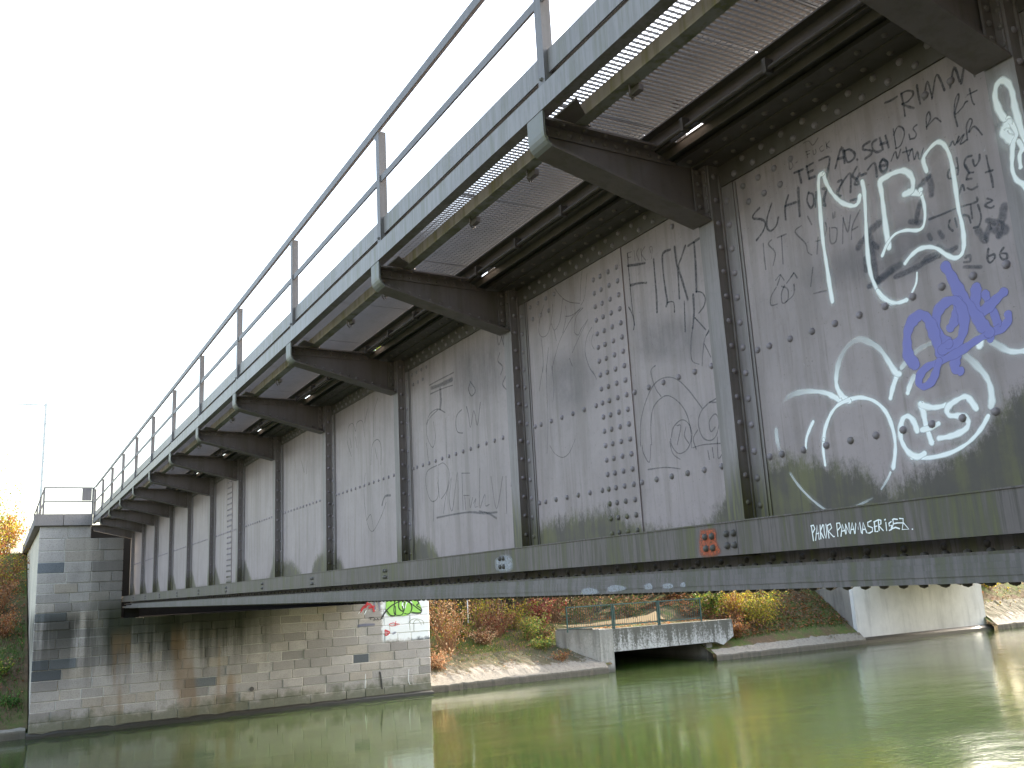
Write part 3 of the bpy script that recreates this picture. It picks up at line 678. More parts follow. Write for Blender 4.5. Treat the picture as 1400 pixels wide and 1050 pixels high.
ribbon(Z(1200,450,7, (.034,[(380,975),(350,890),(300,835),(250,850),(225,920),(220,1020),(245,1100),(300,1180),(380,1220),(450,1190)]), (.034,[(410,720),(440,800),(460,900),(490,1000),(520,1090)]), (.034,[(410,715),(470,740),(550,750),(650,730)]), (.03,[(425,965),(500,945),(585,905)]),
   (.034,[(945,760),(890,680),(840,645),(760,680),(690,730),(665,780),(690,825),(770,830),(840,840),(870,890),(850,950),(770,1000),(680,1030),(590,1045)])), PW, P_white, bridge, 'white spray letter of the tag CFS', each=True, lev=.0005)
ribbon(Z(1200,340,7, (.058,[(360,1110),(300,1030),(285,920),(290,800),(330,700),(400,640),(460,650),(510,720),(545,820),(570,900),(600,1000)]), (.053,[(680,910),(600,840),(560,720),(580,600),(650,520),(740,495),(800,560),(830,680),(820,800),(770,900),(690,930),(620,970)]),
   (.058,[(650,170),(700,250),(760,370),(810,460),(880,550),(950,650),(1010,740),(1070,800)]), (.05,[(770,500),(765,600),(740,690),(700,755)]), (.05,[(945,370),(940,460),(945,560),(980,610),(1060,560),(1130,490),(1205,420)]), (.040,[(1030,430),(1060,500),(1110,600),(1150,720)]), (.041,[(1250,630),(1255,680),(1200,750),(1080,810),(960,870),(840,950),(740,1010),(600,1080),(480,1130),(410,1210),(400,1290),(450,1320),(520,1270),(560,1180),(590,1080)]), (.05,[(770,1000),(745,1080),(750,1150),(790,1170)]), (.033,[(1085,800),(1080,870)])), PW, P_purple, bridge, 'purple spray scribble with looped letters', soft=.25, lev=.0009)
ribbon(Z(1090,690,8.235, *W(.0058, [[(160,235),(185,405)],[(155,240),(185,230),(200,270),(175,320)],[(210,400),(225,230),(250,390)],[(215,330),(245,320)],[(260,230),(268,385)],[(290,225),(262,300),(300,375)],[(300,230),(310,340),(325,380),(335,290),(325,220)],[(340,235),(360,375)],[(340,235),(375,215),(390,260),(355,300),(410,360)],[(415,360),(420,358)],
   [(445,210),(460,355)],[(445,210),(480,205),(490,250),(455,290)],[(495,355),(510,220),(550,330)],[(500,300),(540,290)],[(545,220),(555,320)],[(545,220),(590,320),(585,205)],[(600,325),(620,200),(650,325)],[(610,280),(640,275)],[(655,320),(660,205),(690,280),(705,195),(725,315)],[(735,325),(745,200),(785,315)],[(740,280),(770,275)],[(800,320),(803,318)],
   [(835,180),(795,200),(800,240),(850,260),(850,300),(815,320)],[(870,190),(880,305),(910,300)],[(865,195),(905,175)],[(870,250),(900,240)],[(915,170),(925,290)],[(912,170),(945,175),(945,215),(920,235),(970,290)],[(990,175),(985,170),(995,165)],[(1000,200),(1010,290)],[(1060,190),(1035,210),(1040,240),(1065,230),(1060,280),(1040,290)],[(1075,170),(1090,160),(1130,165)],[(1080,170),(1085,215),(1065,280)],[(1085,215),(1130,205)],[(1070,270),(1110,255),(1155,270)],[(1155,155),(1195,158),(1195,205),(1140,205)],[(1195,205),(1185,280),(1260,275),(1200,205)],[(1298,275),(1302,275)]])), ('y', .17), P_white, curb, 'small white marker writing PAKUR PANAMASERIE on the curb channel', soft=.2, curve=False)

# bay 2: FICKT and scrawled drawing
A = (845,320,7.5)
ribbon(Z(*A, *W(.021, [[(100,325),(180,315),(275,298)],[(130,525),(210,505),(290,500)],[(365,260),(380,450),(395,640),(400,800)],[(535,160),(480,180),(455,230),(465,400),(485,560),(505,690),(495,740)],[(580,130),(595,260),(615,400),(630,660)],[(690,120),(650,240),(620,340),(660,480),(715,670)],[(720,120),(780,80),(840,40)],[(780,90),(795,300),(805,590)],[(770,620),(780,800),(765,960)]]), *W(.010,[[(800,590),(860,600),(895,660),(880,740),(830,810)],[(95,200),(105,320),(125,530),(140,700),(165,900),(160,980)],[(680,690),(690,1000)],[(110,750),(150,830),(170,930)],[(510,700),(570,700),(580,800)],[(790,860),(900,980)],[(905,1040),(940,980)]])), PW, P_pen, bridge, 'charcoal capitals FICKT beside the riveted splice')
ribbon(Z(*A, *W(.006, [[(100,200),(110,280)],[(100,195),(140,180)],[(105,240),(135,235)],[(165,170),(175,275)],[(210,150),(190,200),(215,270)],[(235,150),(245,280)],[(275,130),(240,200),(285,270)],[(335,190),(325,140),(350,135),(345,250)]]))
 + Z(720,370,7.5, *W(.006, [[(180,350),(140,480),(125,620),(160,680),(220,640),(260,470),(268,345)],[(255,540),(285,610),(340,520),(370,290)],[(285,615),(305,720)],[(375,290),(450,325),(545,335)],[(570,0),(555,150),(550,310)],[(620,30),(595,270),(560,350)],[(545,400),(470,480),(400,600),(340,720),(290,890),(260,1010)],[(400,470),(470,455),(560,380)],[(580,380),(510,470),(490,620),(530,660),(560,600),(630,500)],[(620,520),(540,680),(470,840)],[(150,690),(170,900),(165,1040)],[(670,580),(620,680),(600,830),(640,980),(690,1060)],[(690,630),(665,740),(710,830)],[(400,360),(405,480),(370,640)],[(225,790),(215,900),(200,1040)],[(290,180),(330,240),(380,290)],[(440,900),(470,980)]]))
 + Z(720,500,7.5, *W(.006, [[(170,10),(150,130),(130,260)],[(205,0),(210,300),(220,560),(210,900)],[(260,0),(280,240),(270,370)],[(240,820),(290,900),(370,940),(440,890),(500,750)],[(680,60),(730,180),(750,420),(760,560)],[(910,200),(930,420),(935,650)]]))
 + Z(850,440,5, *W(.008, [[(130,850),(130,700),(160,560),(220,430),(300,380),(380,395),(460,470),(550,590)],[(205,840),(200,700),(220,580),(300,505),(380,540),(440,620),(470,730),(480,860)],[(340,790),(355,720),(410,670),(460,700),(480,780),(450,870),(390,900),(345,850),(335,800)],[(330,820),(350,900),(400,940)],[(380,710),(405,715),(380,840)],[(440,720),(430,780),(460,830)],[(655,520),(590,560),(540,620),(525,700),(555,790),(610,810),(650,770),(665,680),(640,630),(600,680),(610,750),(640,720)],[(655,550),(600,550)],[(490,860),(560,840),(690,830)],[(520,740),(490,800),(510,870)],[(590,880),(600,940)],[(620,860),(630,930)],[(655,790),(660,930),(690,900)],[(140,845),(150,900),(190,960),(200,840)],[(230,300),(200,340),(230,450),(270,510)],[(600,50),(565,130),(550,300)],[(565,150),(610,240)],[(490,20),(475,130),(480,260),(530,290)],[(180,1010),(300,995),(400,1005)]])), PW, P_penf, bridge, 'thin charcoal arch with two wheel shapes and loose lines')
# bay 3
ribbon(Z(570,440,7.5, *W(.012, [[(130,650),(240,590),(375,520)],[(140,740),(250,690),(365,650)],[(100,1050),(130,950),(210,895),(290,930)],[(460,900),(410,960),(400,1060),(420,1130),(470,1140)],[(510,870),(530,960),(550,1080),(585,910),(620,1060),(650,830)],[(820,110),(840,240),(880,130),(895,250),(860,120)],[(850,320),(830,400),(880,460),(860,540)],[(905,300),(910,520)],[(920,540),(880,640),(925,700)],[(545,610),(600,700),(560,760),(530,690),(550,620)]]), *W(.05, [[(150,680),(260,640),(360,590)],[(240,690),(245,800),(240,880)]]))
 + Z(570,560,6.56, *W(.009, [[(190,0),(100,100),(90,230),(140,340),(165,250),(150,110)],[(85,300),(110,500)],[(260,80),(265,430)],[(180,500),(90,560),(85,700),(130,820),(190,780),(190,620),(190,520)],[(190,500),(240,480),(290,560),(270,720),(220,800)],[(185,650),(205,790)],[(150,820),(150,1000)],[(240,930),(260,780),(310,610),(290,800),(320,900),(365,560),(370,900)],[(405,570),(415,900)],[(405,570),(475,570)],[(565,530),(560,880)],[(430,780),(440,900)],[(420,770),(470,770)],[(470,800),(480,880),(500,790)],[(510,840),(530,800),(520,870),(545,870)],[(570,880),(610,760),(615,860),(650,850)],[(665,600),(715,890),(770,600)],[(800,600),(805,930)],[(850,580),(845,690)]]), *W(.022, [[(180,970),(330,940),(480,920),(600,930),(720,920)],[(560,910),(640,930),(715,975)]])), PW, P_penf, bridge, 'faint charcoal letters C.W over a long underlined word')
# bay 4
ribbon(Z(450,540,5.25, *W(.010, [[(160,440),(130,330),(140,230),(170,205),(190,260),(200,200),(240,190),(255,300)],[(255,200),(275,100)],[(320,300),(320,140),(350,20)],[(300,500),(310,360),(350,320),(375,380),(370,500)],[(330,380),(345,460)],[(150,310),(160,380)],[(190,300),(200,380)],[(260,560),(250,700),(270,900),(310,980),(370,880),(410,770)],[(270,900),(300,860),(320,980)]]), *W(.035, [[(380,790),(400,730),(440,720)]])) + Z(350,440,5,*W(.012,[[(270,960),(275,1040)],[(310,950),(330,1030)],[(350,950),(345,1040)]])), PW, P_penf, bridge, 'faint pencil loops on a web panel far along the bridge')

# painted patches on the steel
patch([[(957,724),(978,722),(981,740),(986,758),(960,762),(955,745)]], ('y',.17), P_orange, curb, 'orange red primer patch round the bolts', edge=.05)
patch([[(676,764),(690,757),(701,762),(702,778),(690,783),(677,779)]], ('y',.17), P_wpatch, curb, 'white paint ring round four bolts', edge=.08)
patch([[(794,806),(805,803),(818,806),(817,812),(796,813)],[(829,803),(840,799),(856,802),(855,807),(832,810)],[(880,800),(888,796),(893,801),(892,806),(882,806)],[(905,799),(912,797),(920,798),(921,804),(907,805)],[(930,798),(936,795),(938,802),(931,803)]], ('y',.15), P_wpatch, fl, 'pale flaked paint spots', edge=.06)

#SETTING
# ------------------------------------------------------------------ water and ground
MB().add([(-40,-400,WZ),(46,-400,WZ),(46,300,WZ),(-40,300,WZ)], [(0,1,2,3)]).build('water', M_water, kind='structure')
def ss(a, b, x): t = max(0, min(1, (x-a)/(b-a))); return t*t*(3-2*t)
from mathutils import noise as mnoise
def height(x, y):
    n = mnoise.noise(Vector((x*.5, y*.5, 0)))*.14 + mnoise.noise(Vector((x*1.7, y*1.7, 3)))*.05
    d = x-29.15
    if y > -3: h = -3.5+min(d, 3.2)*.52; h = h if d < 3.2 else min(2.2, -1.84+(d-3.2)*.36)
    else:
        st = ss(-21, -30, y)                                        # the bank gets steeper towards the second bridge
        k = .42*(1-st)+.80*st; top = -2.02*(1-st)+.2*st
        h = min(-3.45+d*k, top + max(0, d-3.4)*.016*(1-st))
        h = h if d > 0 else -3.45
    return h + n*min(1, max(0, d)*.7)
Xs = [29.15+.3*i for i in range(26)] + [37+.8*i for i in range(12)] + [47,50,55,62,70,85,110,150,220,320]
Ys = [-320,-220,-150,-110,-85] + [-70+1.0*i for i in range(20)] + [-50+.5*i for i in range(126)] + [13+1.5*i for i in range(10)] + [30,40,60,90,140,220]
g = MB(); nX = len(Xs)
for y in Ys:
    for x in Xs: g.v.append((x, y, height(x, y)))
for j in range(len(Ys)-1):
    for i in range(nX-1):
        ym, xm = (Ys[j]+Ys[j+1])/2, (Xs[i]+Xs[i+1])/2
        if -22.5 < ym < -17.4 and xm < 32.6: continue                # mouth of the side channel
        if -9.5 < ym < 2.4 and xm < 42: continue                     # filled by the abutment
        if -41.2 < ym < -31.5 and xm < 30.2: continue
        if -200 < ym < -9.5 and False: continue
        a = j*nX+i; g.f.append((a, a+1, a+nX+1, a+nX))
ground = g.build('ground', M_ground, None, True, kind='structure')
# revetment: concrete toe and apron on the far bank
def apron(y0, y1, w_, label):
    mb = MB(); n = max(4, int((y1-y0)/.14))
    cols = []
    for i in range(n+1):
        y = y0+(y1-y0)*i/n; j = mnoise.noise(Vector((y*1.3, 0, 5))) + .8*mnoise.noise(Vector((y*5.3, 0, 8)))
        prof = [(29.02+.03*j, WZ-.6), (29.02+.03*j, -3.52+.04*j), (29.10+.04*j, -3.47+.03*j)]
        for d in (.2, .4, .6, .8, 1.0, 1.2, 1.4, 1.6, 1.8, 2.0): 
            if d <= w_: prof.append((29.15+d, height(29.15+d, y)+.05+.05*mnoise.noise(Vector((y*3.1, d*4, 2)))+.03*mnoise.noise(Vector((y*9, d*9, 4))) - (.12 if d > w_-.3 else 0)))
        cols.append(prof)
    m = len(cols[0])
    for i, c in enumerate(cols):
        y = y0+(y1-y0)*i/n; mb.v += [(x, y, z) for x, z in c]
    for i in range(n):
        for k in range(m-1): a = i*m+k; mb.f.append((a, a+m, a+m+1, a+1))
    mb.build('revetment', M_apron, None, kind='structure')
apron(-17.2, -9.75, 2.0, ''); apron(-31.5, -22.6, .6, ''); apron(2.55, 16, .4, ''); apron(-110, -41.2, 1.6, '')
# near bank (behind and below the camera), bed of the railway behind the abutment
nb = MB()
prof = [(5.0,WZ-.5),(4.4,-3.5),(1.2,-1.9),(-6,-1.85),(-300,-1.7)]
for (a, za), (b, zb) in zip(prof, prof[1:]): nb.add([(a,-320,za),(a,220,za),(b,220,zb),(b,-320,zb)], [(0,1,2,3)])
nb.build('near_bank', M_ground, None, kind='structure')
MB().box(31.21, 320, -9.2, 2.2, -4, 2.02).build('railway_embankment', M_ground, None, kind='structure')
MB().box(-14, -4.7, -10, 2.6, -3.9, -.62).box(-14, -5.2, -10, 2.6, -.62, 1.9).build('near_abutment', stone_mat('near_granite', (.28,.26,.23)), None, label='grey granite abutment on the near bank behind the camera', category='abutment')

# ------------------------------------------------------------------ the far abutment, stone by stone
XA = 28.80
abut = thing('stone_abutment', 'granite block abutment carrying the far end of the steel bridge', 'abutment', (29.4, -3.6, WZ))
MB().box(XA+.018, 29.6, -9.68, 2.46, WZ-.4, -.635).build('core', M_mortar, abut)
MB().box(XA+.018, 29.6, .23, 2.46, -.634, 1.735).build('core', M_mortar, abut)
MB().box(XA+.018, 29.6, 1.125, 2.46, 1.7355, 2.11).build('core', M_mortar, abut)
MB().box(XA+.018, 29.6, -9.68, -7.45, -.634, 2.11).build('core', M_mortar, abut)
MB().box(XA+.04, 31.0, -7.44, .225, -.63, -.62).build('bearing_shelf', M_recess_shade, abut)
MB().box(29.6005, 31.0, -9.3, 2.2, -4, -.6305).build('core', M_recess_shade, abut)
MB().box(31.0, 31.2, -9.3, 2.2, -.62, 2.3).build('back_wall', M_recess_shade, abut)
MB().box(29.601, 31.0, .23, 2.2, -.634, 1.735).build('core', M_recess_shade, abut)
MB().box(29.601, 31.0, -9.3, -7.45, -.634, 2.1).build('core', M_recess_shade, abut)
wing = MB().box(29.6, 44, 2.21, 2.46, -4, 2.1).build('wing_wall', M_mortar, abut)
MB().box(29.6, 44, -9.68, -9.4, -4, 2.1).build('wing_wall', M_mortar, abut)
rnd = random.Random(11)
def block(y0, y1, z0, z1, mat=None):
    e = .008; pr_ = rnd.uniform(-.012, .012); x = XA+pr_; b = .012
    mb = MB(); o = XA+.06
    f = [(y0+e,z0+e),(y1-e,z0+e),(y1-e,z1-e),(y0+e,z1-e)]; cy, cz = (y0+y1)/2, (z0+z1)/2
    mb.v = [(o,)+q for q in f] + [(x+b,)+q for q in f] + [(x+rnd.uniform(-.006,.006), q[0]+(b if q[0] < cy else -b), q[1]+(b if q[1] < cz else -b)) for q in f]
    for r in (0, 4):
        for i in range(4): j = (i+1) % 4; mb.f.append((r+j, r+i, r+4+i, r+4+j))
    mb.f.append((11, 10, 9, 8))
    mb.build('stone_block', mat or M_stone, abut)
blue = [onX(x, y, XA) for x, y in ((65,781),(85,781),(62,839),(80,839),(55,912),(75,912),(65,925),(498,895),(565,874),(578,872),(262,938),(285,936))]
def course(y0, y1, z0, z1, lo=.42, hi=.95):
    y = y1
    while y > y0+.01:
        l = rnd.uniform(lo, hi)*(1.15 if z1-z0 > .3 else 1); yn = y-l
        if yn < y0+.3: yn = y0
        isb = any(yn < q.y < y and z0 < q.z < z1 for q in blue)
        block(yn, y, z0, z1, M_stoneb if isb else None); y = yn
zs = [-3.36,-3.07,-2.80,-2.53,-2.24,-1.95,-1.66,-1.39,-1.11,-.86,-.625]
zs2 = [-.625,-.37,-.10,.17,.45,.75,1.06,1.38,1.735]
course(-9.72, 2.5, -3.62, zs[0], .6, 1.2)
for a, b in zip(zs, zs[1:]): course(-9.72, 2.5, a, b)
for a, b in zip(zs2, zs2[1:]): course(.2, 2.5, a, b); course(-9.72, -7.42, a, b)
course(1.12, 2.5, 1.74, 2.115, .6, .8); course(-9.72, -7.42, 1.74, 2.115)
# side face of the left pier and its wing (seen very obliquely)
MB().box(XA-.10, 29.9, 1.112, 1.88, 2.118, 2.45).build('coping_stone', M_coping, abut); MB().box(XA-.10, 29.9, 1.892, 2.64, 2.118, 2.45).build('coping_stone', M_coping, abut)
MB().box(29.905, 44, 2.1, 2.64, 2.118, 2.40).build('coping_stone', M_coping, abut)
MB().box(XA-.10, 29.9, -9.8, -7.4, 2.118, 2.45).build('coping_stone', M_coping, abut)
fo = MB(); n = 60; 
for i in range(n+1):
    y = -9.75+12.3*i/n; j = mnoise.noise(Vector((y*2.1, 1, 9))); q = -3.67+.03*j
    fo.v += [(28.70+.02*j, y, WZ-.4), (28.71+.02*j, y, q), (28.74, y, q+.03), (XA+.04, y, q+.07+.03*j)]
for i in range(n):
    for k in range(3): a = 4*i+k; fo.f.append((a, a+1, a+5, a+4))
fo.f += [(0,1,2,3)]
fo.build('footing', M_foot, abut)
pp = onX(344, 942, XA)
MB().tube([(XA-.03,pp.y,pp.z),(XA+.2,pp.y,pp.z)], .07, 12).build('drain_pipe', M_rivd, abut)
# railing on top of the pier
rl = thing('pier_railing', 'light steel railing standing on top of the stone abutment', 'railing', (28.85, 1.8, 2.45))
for y in (2.43, 1.12): MB().box(28.80, 28.85, y-.025, y+.025, 2.45, 3.25).build('post', M_rail, rl)
for z in (3.235, 2.82): MB().box(28.805, 28.845, 1.146, 2.404, z-.02, z+.02).build('rail', M_rail, rl)
MB().box(28.785, 28.80, 1.16, 1.42, 2.85, 3.21).build('number_plate', M_rail, rl)
for X in (31.5, 34.5, 37.5): MB().box(X, X+.05, 2.4, 2.45, 2.40, 3.25).build('post', M_rail, rl)
for z in (3.235, 2.82): MB().box(28.846, 37.5, 2.41, 2.44, z-.018, z+.018).build('rail', M_rail, rl)

# paintings on the abutment
PX = ('x', XA-.014); A = (440,800,6.175)
patch([[(x/A[2]+A[0], y/A[2]+A[1]) for x, y in l] for l in ([(540,140),(560,90),(640,80),(720,90),(800,110),(830,160),(845,210),(820,240),(760,235),(720,255),(650,262),(570,262),(540,220)],)], PX, P_green, abut, 'green filled bubble letters on white paint', edge=.01)
ribbon(Z(*A, (.05,[(545,210),(580,255),(620,250),(620,180)]), (.045,[(615,130),(610,230),(640,255),(685,240),(680,180)]), (.05,[(655,110),(650,190),(690,220),(700,150),(680,140)]), (.05,[(720,110),(760,180),(740,240),(700,240)]), (.05,[(780,110),(820,150),(800,170),(840,200),(830,235),(760,230)])), PX, P_black, abut, 'dark outline strokes inside the green bubble letters', each=True)
ribbon(Z(*A, (.055,[(690,135),(680,165),(700,195),(715,150),(740,130),(765,160)])), PX, P_white, abut, 'white gaps in the green letters', each=True)
ribbon(Z(*A, (.055,[(505,280),(530,235),(580,180),(650,140),(700,128),(760,160),(800,190),(835,215)]), (.03,[(400,275),(440,272)]),(.03,[(415,275),(412,292)]),(.03,[(440,300),(445,280),(455,292)]),(.03,[(465,295),(470,280),(480,295)]),(.03,[(490,290),(515,280)])), PX, P_black, abut, 'black spray arc with a short scribble', each=True)
ribbon(Z(*A, (.09,[(330,225),(350,190),(400,160),(430,190),(440,220)]), (.09,[(370,185),(385,150)]), (.09,[(400,190),(440,180)]), (.06,[(535,380),(570,398),(540,425),(535,385)]), (.05,[(550,390),(550,410)]), (.03,[(600,320),(570,330),(590,345),(640,335)]), (.03,[(625,305),(618,345)]), (.03,[(600,318),(655,330)])), PX, P_red, abut, 'red spray strokes near the white painted corner', each=True)
ribbon(Z(*A, (.04,[(330,235),(345,215)]), (.04,[(360,245),(375,215)]), (.03,[(310,240),(325,220)]), (.02,[(370,750),(365,870)]),(.02,[(735,710),(732,800),(745,840)])), PX, P_white, abut, 'white drips and pale mortar runs', each=True)
ribbon(Z(*A, (.11,[(310,345),(350,338),(440,332)]), (.08,[(440,130),(450,200)]), (.08,[(480,140),(490,210)]), (.08,[(600,410),(620,400)])), PX, P_blue, abut, 'blue grey spray smears', each=True)
ribbon(Z(*A, (.022,[(735,320),(760,290),(800,285),(850,300),(860,330)]), (.022,[(740,330),(745,380)]), (.02,[(770,325),(790,295),(820,300),(840,335)])), PX, paint_mat('spray_olive', (.25,.26,.10), .6), abut, 'olive outlined arch on white paint', each=True)
ribbon(Z(*A, (.07,[(490,735),(500,800),(508,870)])), PX, P_black, abut, 'black drip on the lower stones', each=True)

# ------------------------------------------------------------------ side channel mouth under a concrete footbridge with green railing
fb = thing('concrete_footbridge', 'mossy concrete beam bridge over the dark side channel mouth', 'footbridge', (30.5, -20, WZ))
def slab(name, x0, x1, y0, y1, z0, z1, mat): return MB().box(x0, x1, y0, y1, z0, z1).build(name, mat, fb)
MB().prism([(-17.72,-2.16),(-23.9,-2.16),(-23.9,-2.85),(-23.3,-3.17),(-22.9,-3.02),(-17.72,-3.02)], 29.35, 29.75).build('edge_beam', M_concm, fb)
slab('deck', 29.755, 32.8, -23.5, -17.09, -2.6, -2.17, M_ground)
slab('pier', 29.30, 30.4, -17.71, -17.08, WZ-.5, -2.15, M_conc)
slab('side_wall', 30.41, 42, -17.7, -17.4, WZ-.5, -2.61, M_concd)
slab('side_wall', 29.6, 42, -22.9, -22.6, WZ-.5, -2.61, M_concd)
slab('roof_slab', 32.81, 42, -22.9, -17.4, -2.75, -2.6, M_concd)
slab('end_wall', 42.01, 42.2, -22.9, -17.4, WZ-.5, -2.6, M_concd)
slab('inner_pillar', 33.5, 33.9, -19.2, -18.8, WZ-.5, -2.76, M_concd)
wl = onX(759, 862, 30.6)
MB().prism([(29.33,-17.075),(29.53,-17.075),(30.9,-16.05),(30.7,-15.95)], -3.6, -2.12, 'z').build('wing_wall', M_conc, fb)
MB().prism([(29.5,-16.9),(30.7,-16.0),(30.9,-16.2),(29.7,-17.074)], -2.119, -2.07, 'z').build('coping', M_concm, fb)
fn = thing('green_railing', 'green steel bar railing on top of the concrete footbridge', 'railing', (29.5, -19.5, -2.16))
ys = [-15.75, -17.9, -20.15, -22.35]
for i, y in enumerate(ys):
    for dy in ((-.04,.04) if i in (1,2) else (0,)): MB().box(29.46, 29.51, y+dy-.022, y+dy+.022, -2.16, -1.2).build('post', M_fence, fn)
for a, b in zip(ys, ys[1:]):
    for z in (-1.23, -2.02): MB().box(29.465, 29.505, b+.063, a-.063, z-.02, z+.02).build('rail', M_fence, fn)
    mb = MB(); n = int((a-b)/.105)
    for i in range(1, n): y = b+(a-b)*i/n; mb.box(29.479, 29.491, y-.006, y+.006, -2.0, -1.25)
    mb.build('bars', M_fence, fn, kind='stuff')

# ------------------------------------------------------------------ second bridge downstream: pale concrete abutment and deck
a2 = thing('concrete_abutment', 'pale concrete abutment of the second bridge at the waterside', 'abutment', (31, -37, WZ))
pA, pB = onX(1165,803,29.6), onX(1347,857,29.6)
MB().prism([(29.55,WZ-.5),(29.55,-.4),(30.6,-.4),(30.6,1.2),(36,1.2),(36,WZ-.5)], -41.15, -31.62, 'y').build('front_wall', M_white, a2)
MB().box(29.75, 36, -31.619, -31.55, WZ-.5, 1.2).build('side_wall', M_concd, a2)  # duller concrete than the front: the side's shade is in the colour
MB().prism([(29.30,WZ-.5),(29.30,-3.62),(29.42,-3.52),(29.549,-3.5),(29.549,WZ-.5)], -41.3, -31.5, 'y').build('footing', M_foot, a2)
b2 = thing('second_bridge', 'concrete road bridge deck resting on the pale abutment downstream', 'bridge', (12, -36, -.4))
MB().box(-6, 30.55, -40.9, -31.9, .1, 1.1).build('deck', M_concd, b2)
for y in (-40.7, -36.4, -32.2): MB().box(-6, 30.5, y-.25, y+.25, -.38, .099).build('beam', M_concd, b2)

#PLANTS
# ------------------------------------------------------------------ plants
def leaf_mesh(name, pts, size, pal, rn, flatn=0.0):
    v, f, c = [], [], []
    for p in pts:
        s_ = size*rn.uniform(.6, 1.3); d = Vector((rn.gauss(0,1), rn.gauss(0,1), rn.gauss(0,1)*(1-flatn)+.01)).normalized()
        if flatn > .5: a = Vector((rn.gauss(0,1), rn.gauss(0,1), rn.gauss(0,.35))).normalized(); d = a
        a = d; b = a.cross(Vector((rn.gauss(0,1), rn.gauss(0,1), rn.gauss(0,1)))).normalized() if flatn < .5 else a.cross(Vector((rn.gauss(0,.25), rn.gauss(0,.25), 1))).normalized()
        n = len(v); p = Vector(p); v += [tuple(p-a*s_*.6), tuple(p+b*s_*.38), tuple(p+a*s_*.6), tuple(p-b*s_*.38)]; f.append((n,n+1,n+2,n+3))
        col = rn.choice(pal); k = rn.uniform(.7, 1.25); c += [(min(1,col[0]*k), min(1,col[1]*k), min(1,col[2]*k), 1)]*4
    me = bpy.data.meshes.new(name); me.from_pydata(v, [], f); me.update()
    at = me.color_attributes.new('Col', 'FLOAT_COLOR', 'POINT'); at.data.foreach_set('color', [x for q in c for x in q])
    me.materials.append(M_leaf); return me
ORANGE = [(.40,.17,.05),(.33,.12,.04),(.46,.25,.10),(.30,.10,.05)]
YELLOW = [(.50,.36,.03),(.55,.42,.06),(.42,.33,.03),(.34,.32,.05)]
LIME = [(.22,.26,.04),(.30,.30,.05),(.14,.20,.04),(.38,.34,.06)]
GREEN = [(.065,.14,.03),(.09,.18,.04),(.12,.20,.05),(.05,.10,.025)]
RED = [(.20,.045,.04),(.26,.07,.05),(.16,.04,.035),(.30,.12,.07)]
BROWN = [(.32,.15,.075),(.38,.19,.10),(.22,.11,.06),(.44,.25,.14),(.16,.09,.055)]
PALE = [(.55,.40,.25),(.62,.48,.30),(.45,.30,.18)]
def gz(x, y): return height(x, y)
def shrub(name, label, x, y, r, h, n, pal, size=.06, stems=9, spread=1.0, group=None, seed=0, twig=None, zoff=0, droop=0):
    rn = random.Random(seed+int(abs(x*13+y*7)*10)); z = gz(x, y)+zoff
    o = thing(name, label, 'shrub' if 'tree' not in name else 'tree', (x, y, z), group)
    tb = MB(); pts = []
    for s_ in range(stems):
        a = rn.uniform(0, 6.283); l = rn.uniform(.55, 1); p = Vector((x+rn.gauss(0,.05), y+rn.gauss(0,.05), z-.05)); q = [p.copy()]
        d = Vector((math.cos(a)*spread*r/h*rn.uniform(.2,1), math.sin(a)*spread*r/h*rn.uniform(.2,1), 1))
        for i in range(6):
            p = p + d*(h*l/6) + Vector((rn.gauss(0,.03)*h, rn.gauss(0,.03)*h, -droop*i*i*.01*h)); q.append(p.copy()); d.x *= 1.05; d.y *= 1.05
        tb.tube(q, .012*h+.004, 5, .003)
        for i in range(int(n/stems)):
            u = rn.uniform(.15, 1)**.7*5.99; j = int(u); b = q[j].lerp(q[j+1], u-j); k = .10*h*(.6+1.2*((s_*37) % 10)/10)*(1.2-u/12)
            pts.append(b + Vector((rn.gauss(0,k), rn.gauss(0,k), rn.gauss(0,k*.8))))
    for s_ in range(5):
        a = rn.uniform(0, 6.283); p = Vector((x+rn.gauss(0,.12), y+rn.gauss(0,.12), z-.05)); q = [p.copy()]; d = Vector((math.cos(a)*.35, math.sin(a)*.35, 1))
        for i in range(5): p = p + d*(h*rn.uniform(.16,.27)) + Vector((rn.gauss(0,.04)*h, rn.gauss(0,.04)*h, 0)); q.append(p.copy())
        tb.tube(q, .008*h+.003, 4, .002)
        for c_ in q[2:]: pts += [c_ + Vector((rn.gauss(0,.07)*h, rn.gauss(0,.07)*h, rn.gauss(0,.05)*h)) for _ in range(max(2, n//160))]
    tb.build('stems', twig or M_twig, o)
    link('foliage', leaf_mesh('foliage', pts, size, pal, rn), None, o)
    return o
def at_(px, py, X): q = onX(px, py, X); return q.x, q.y
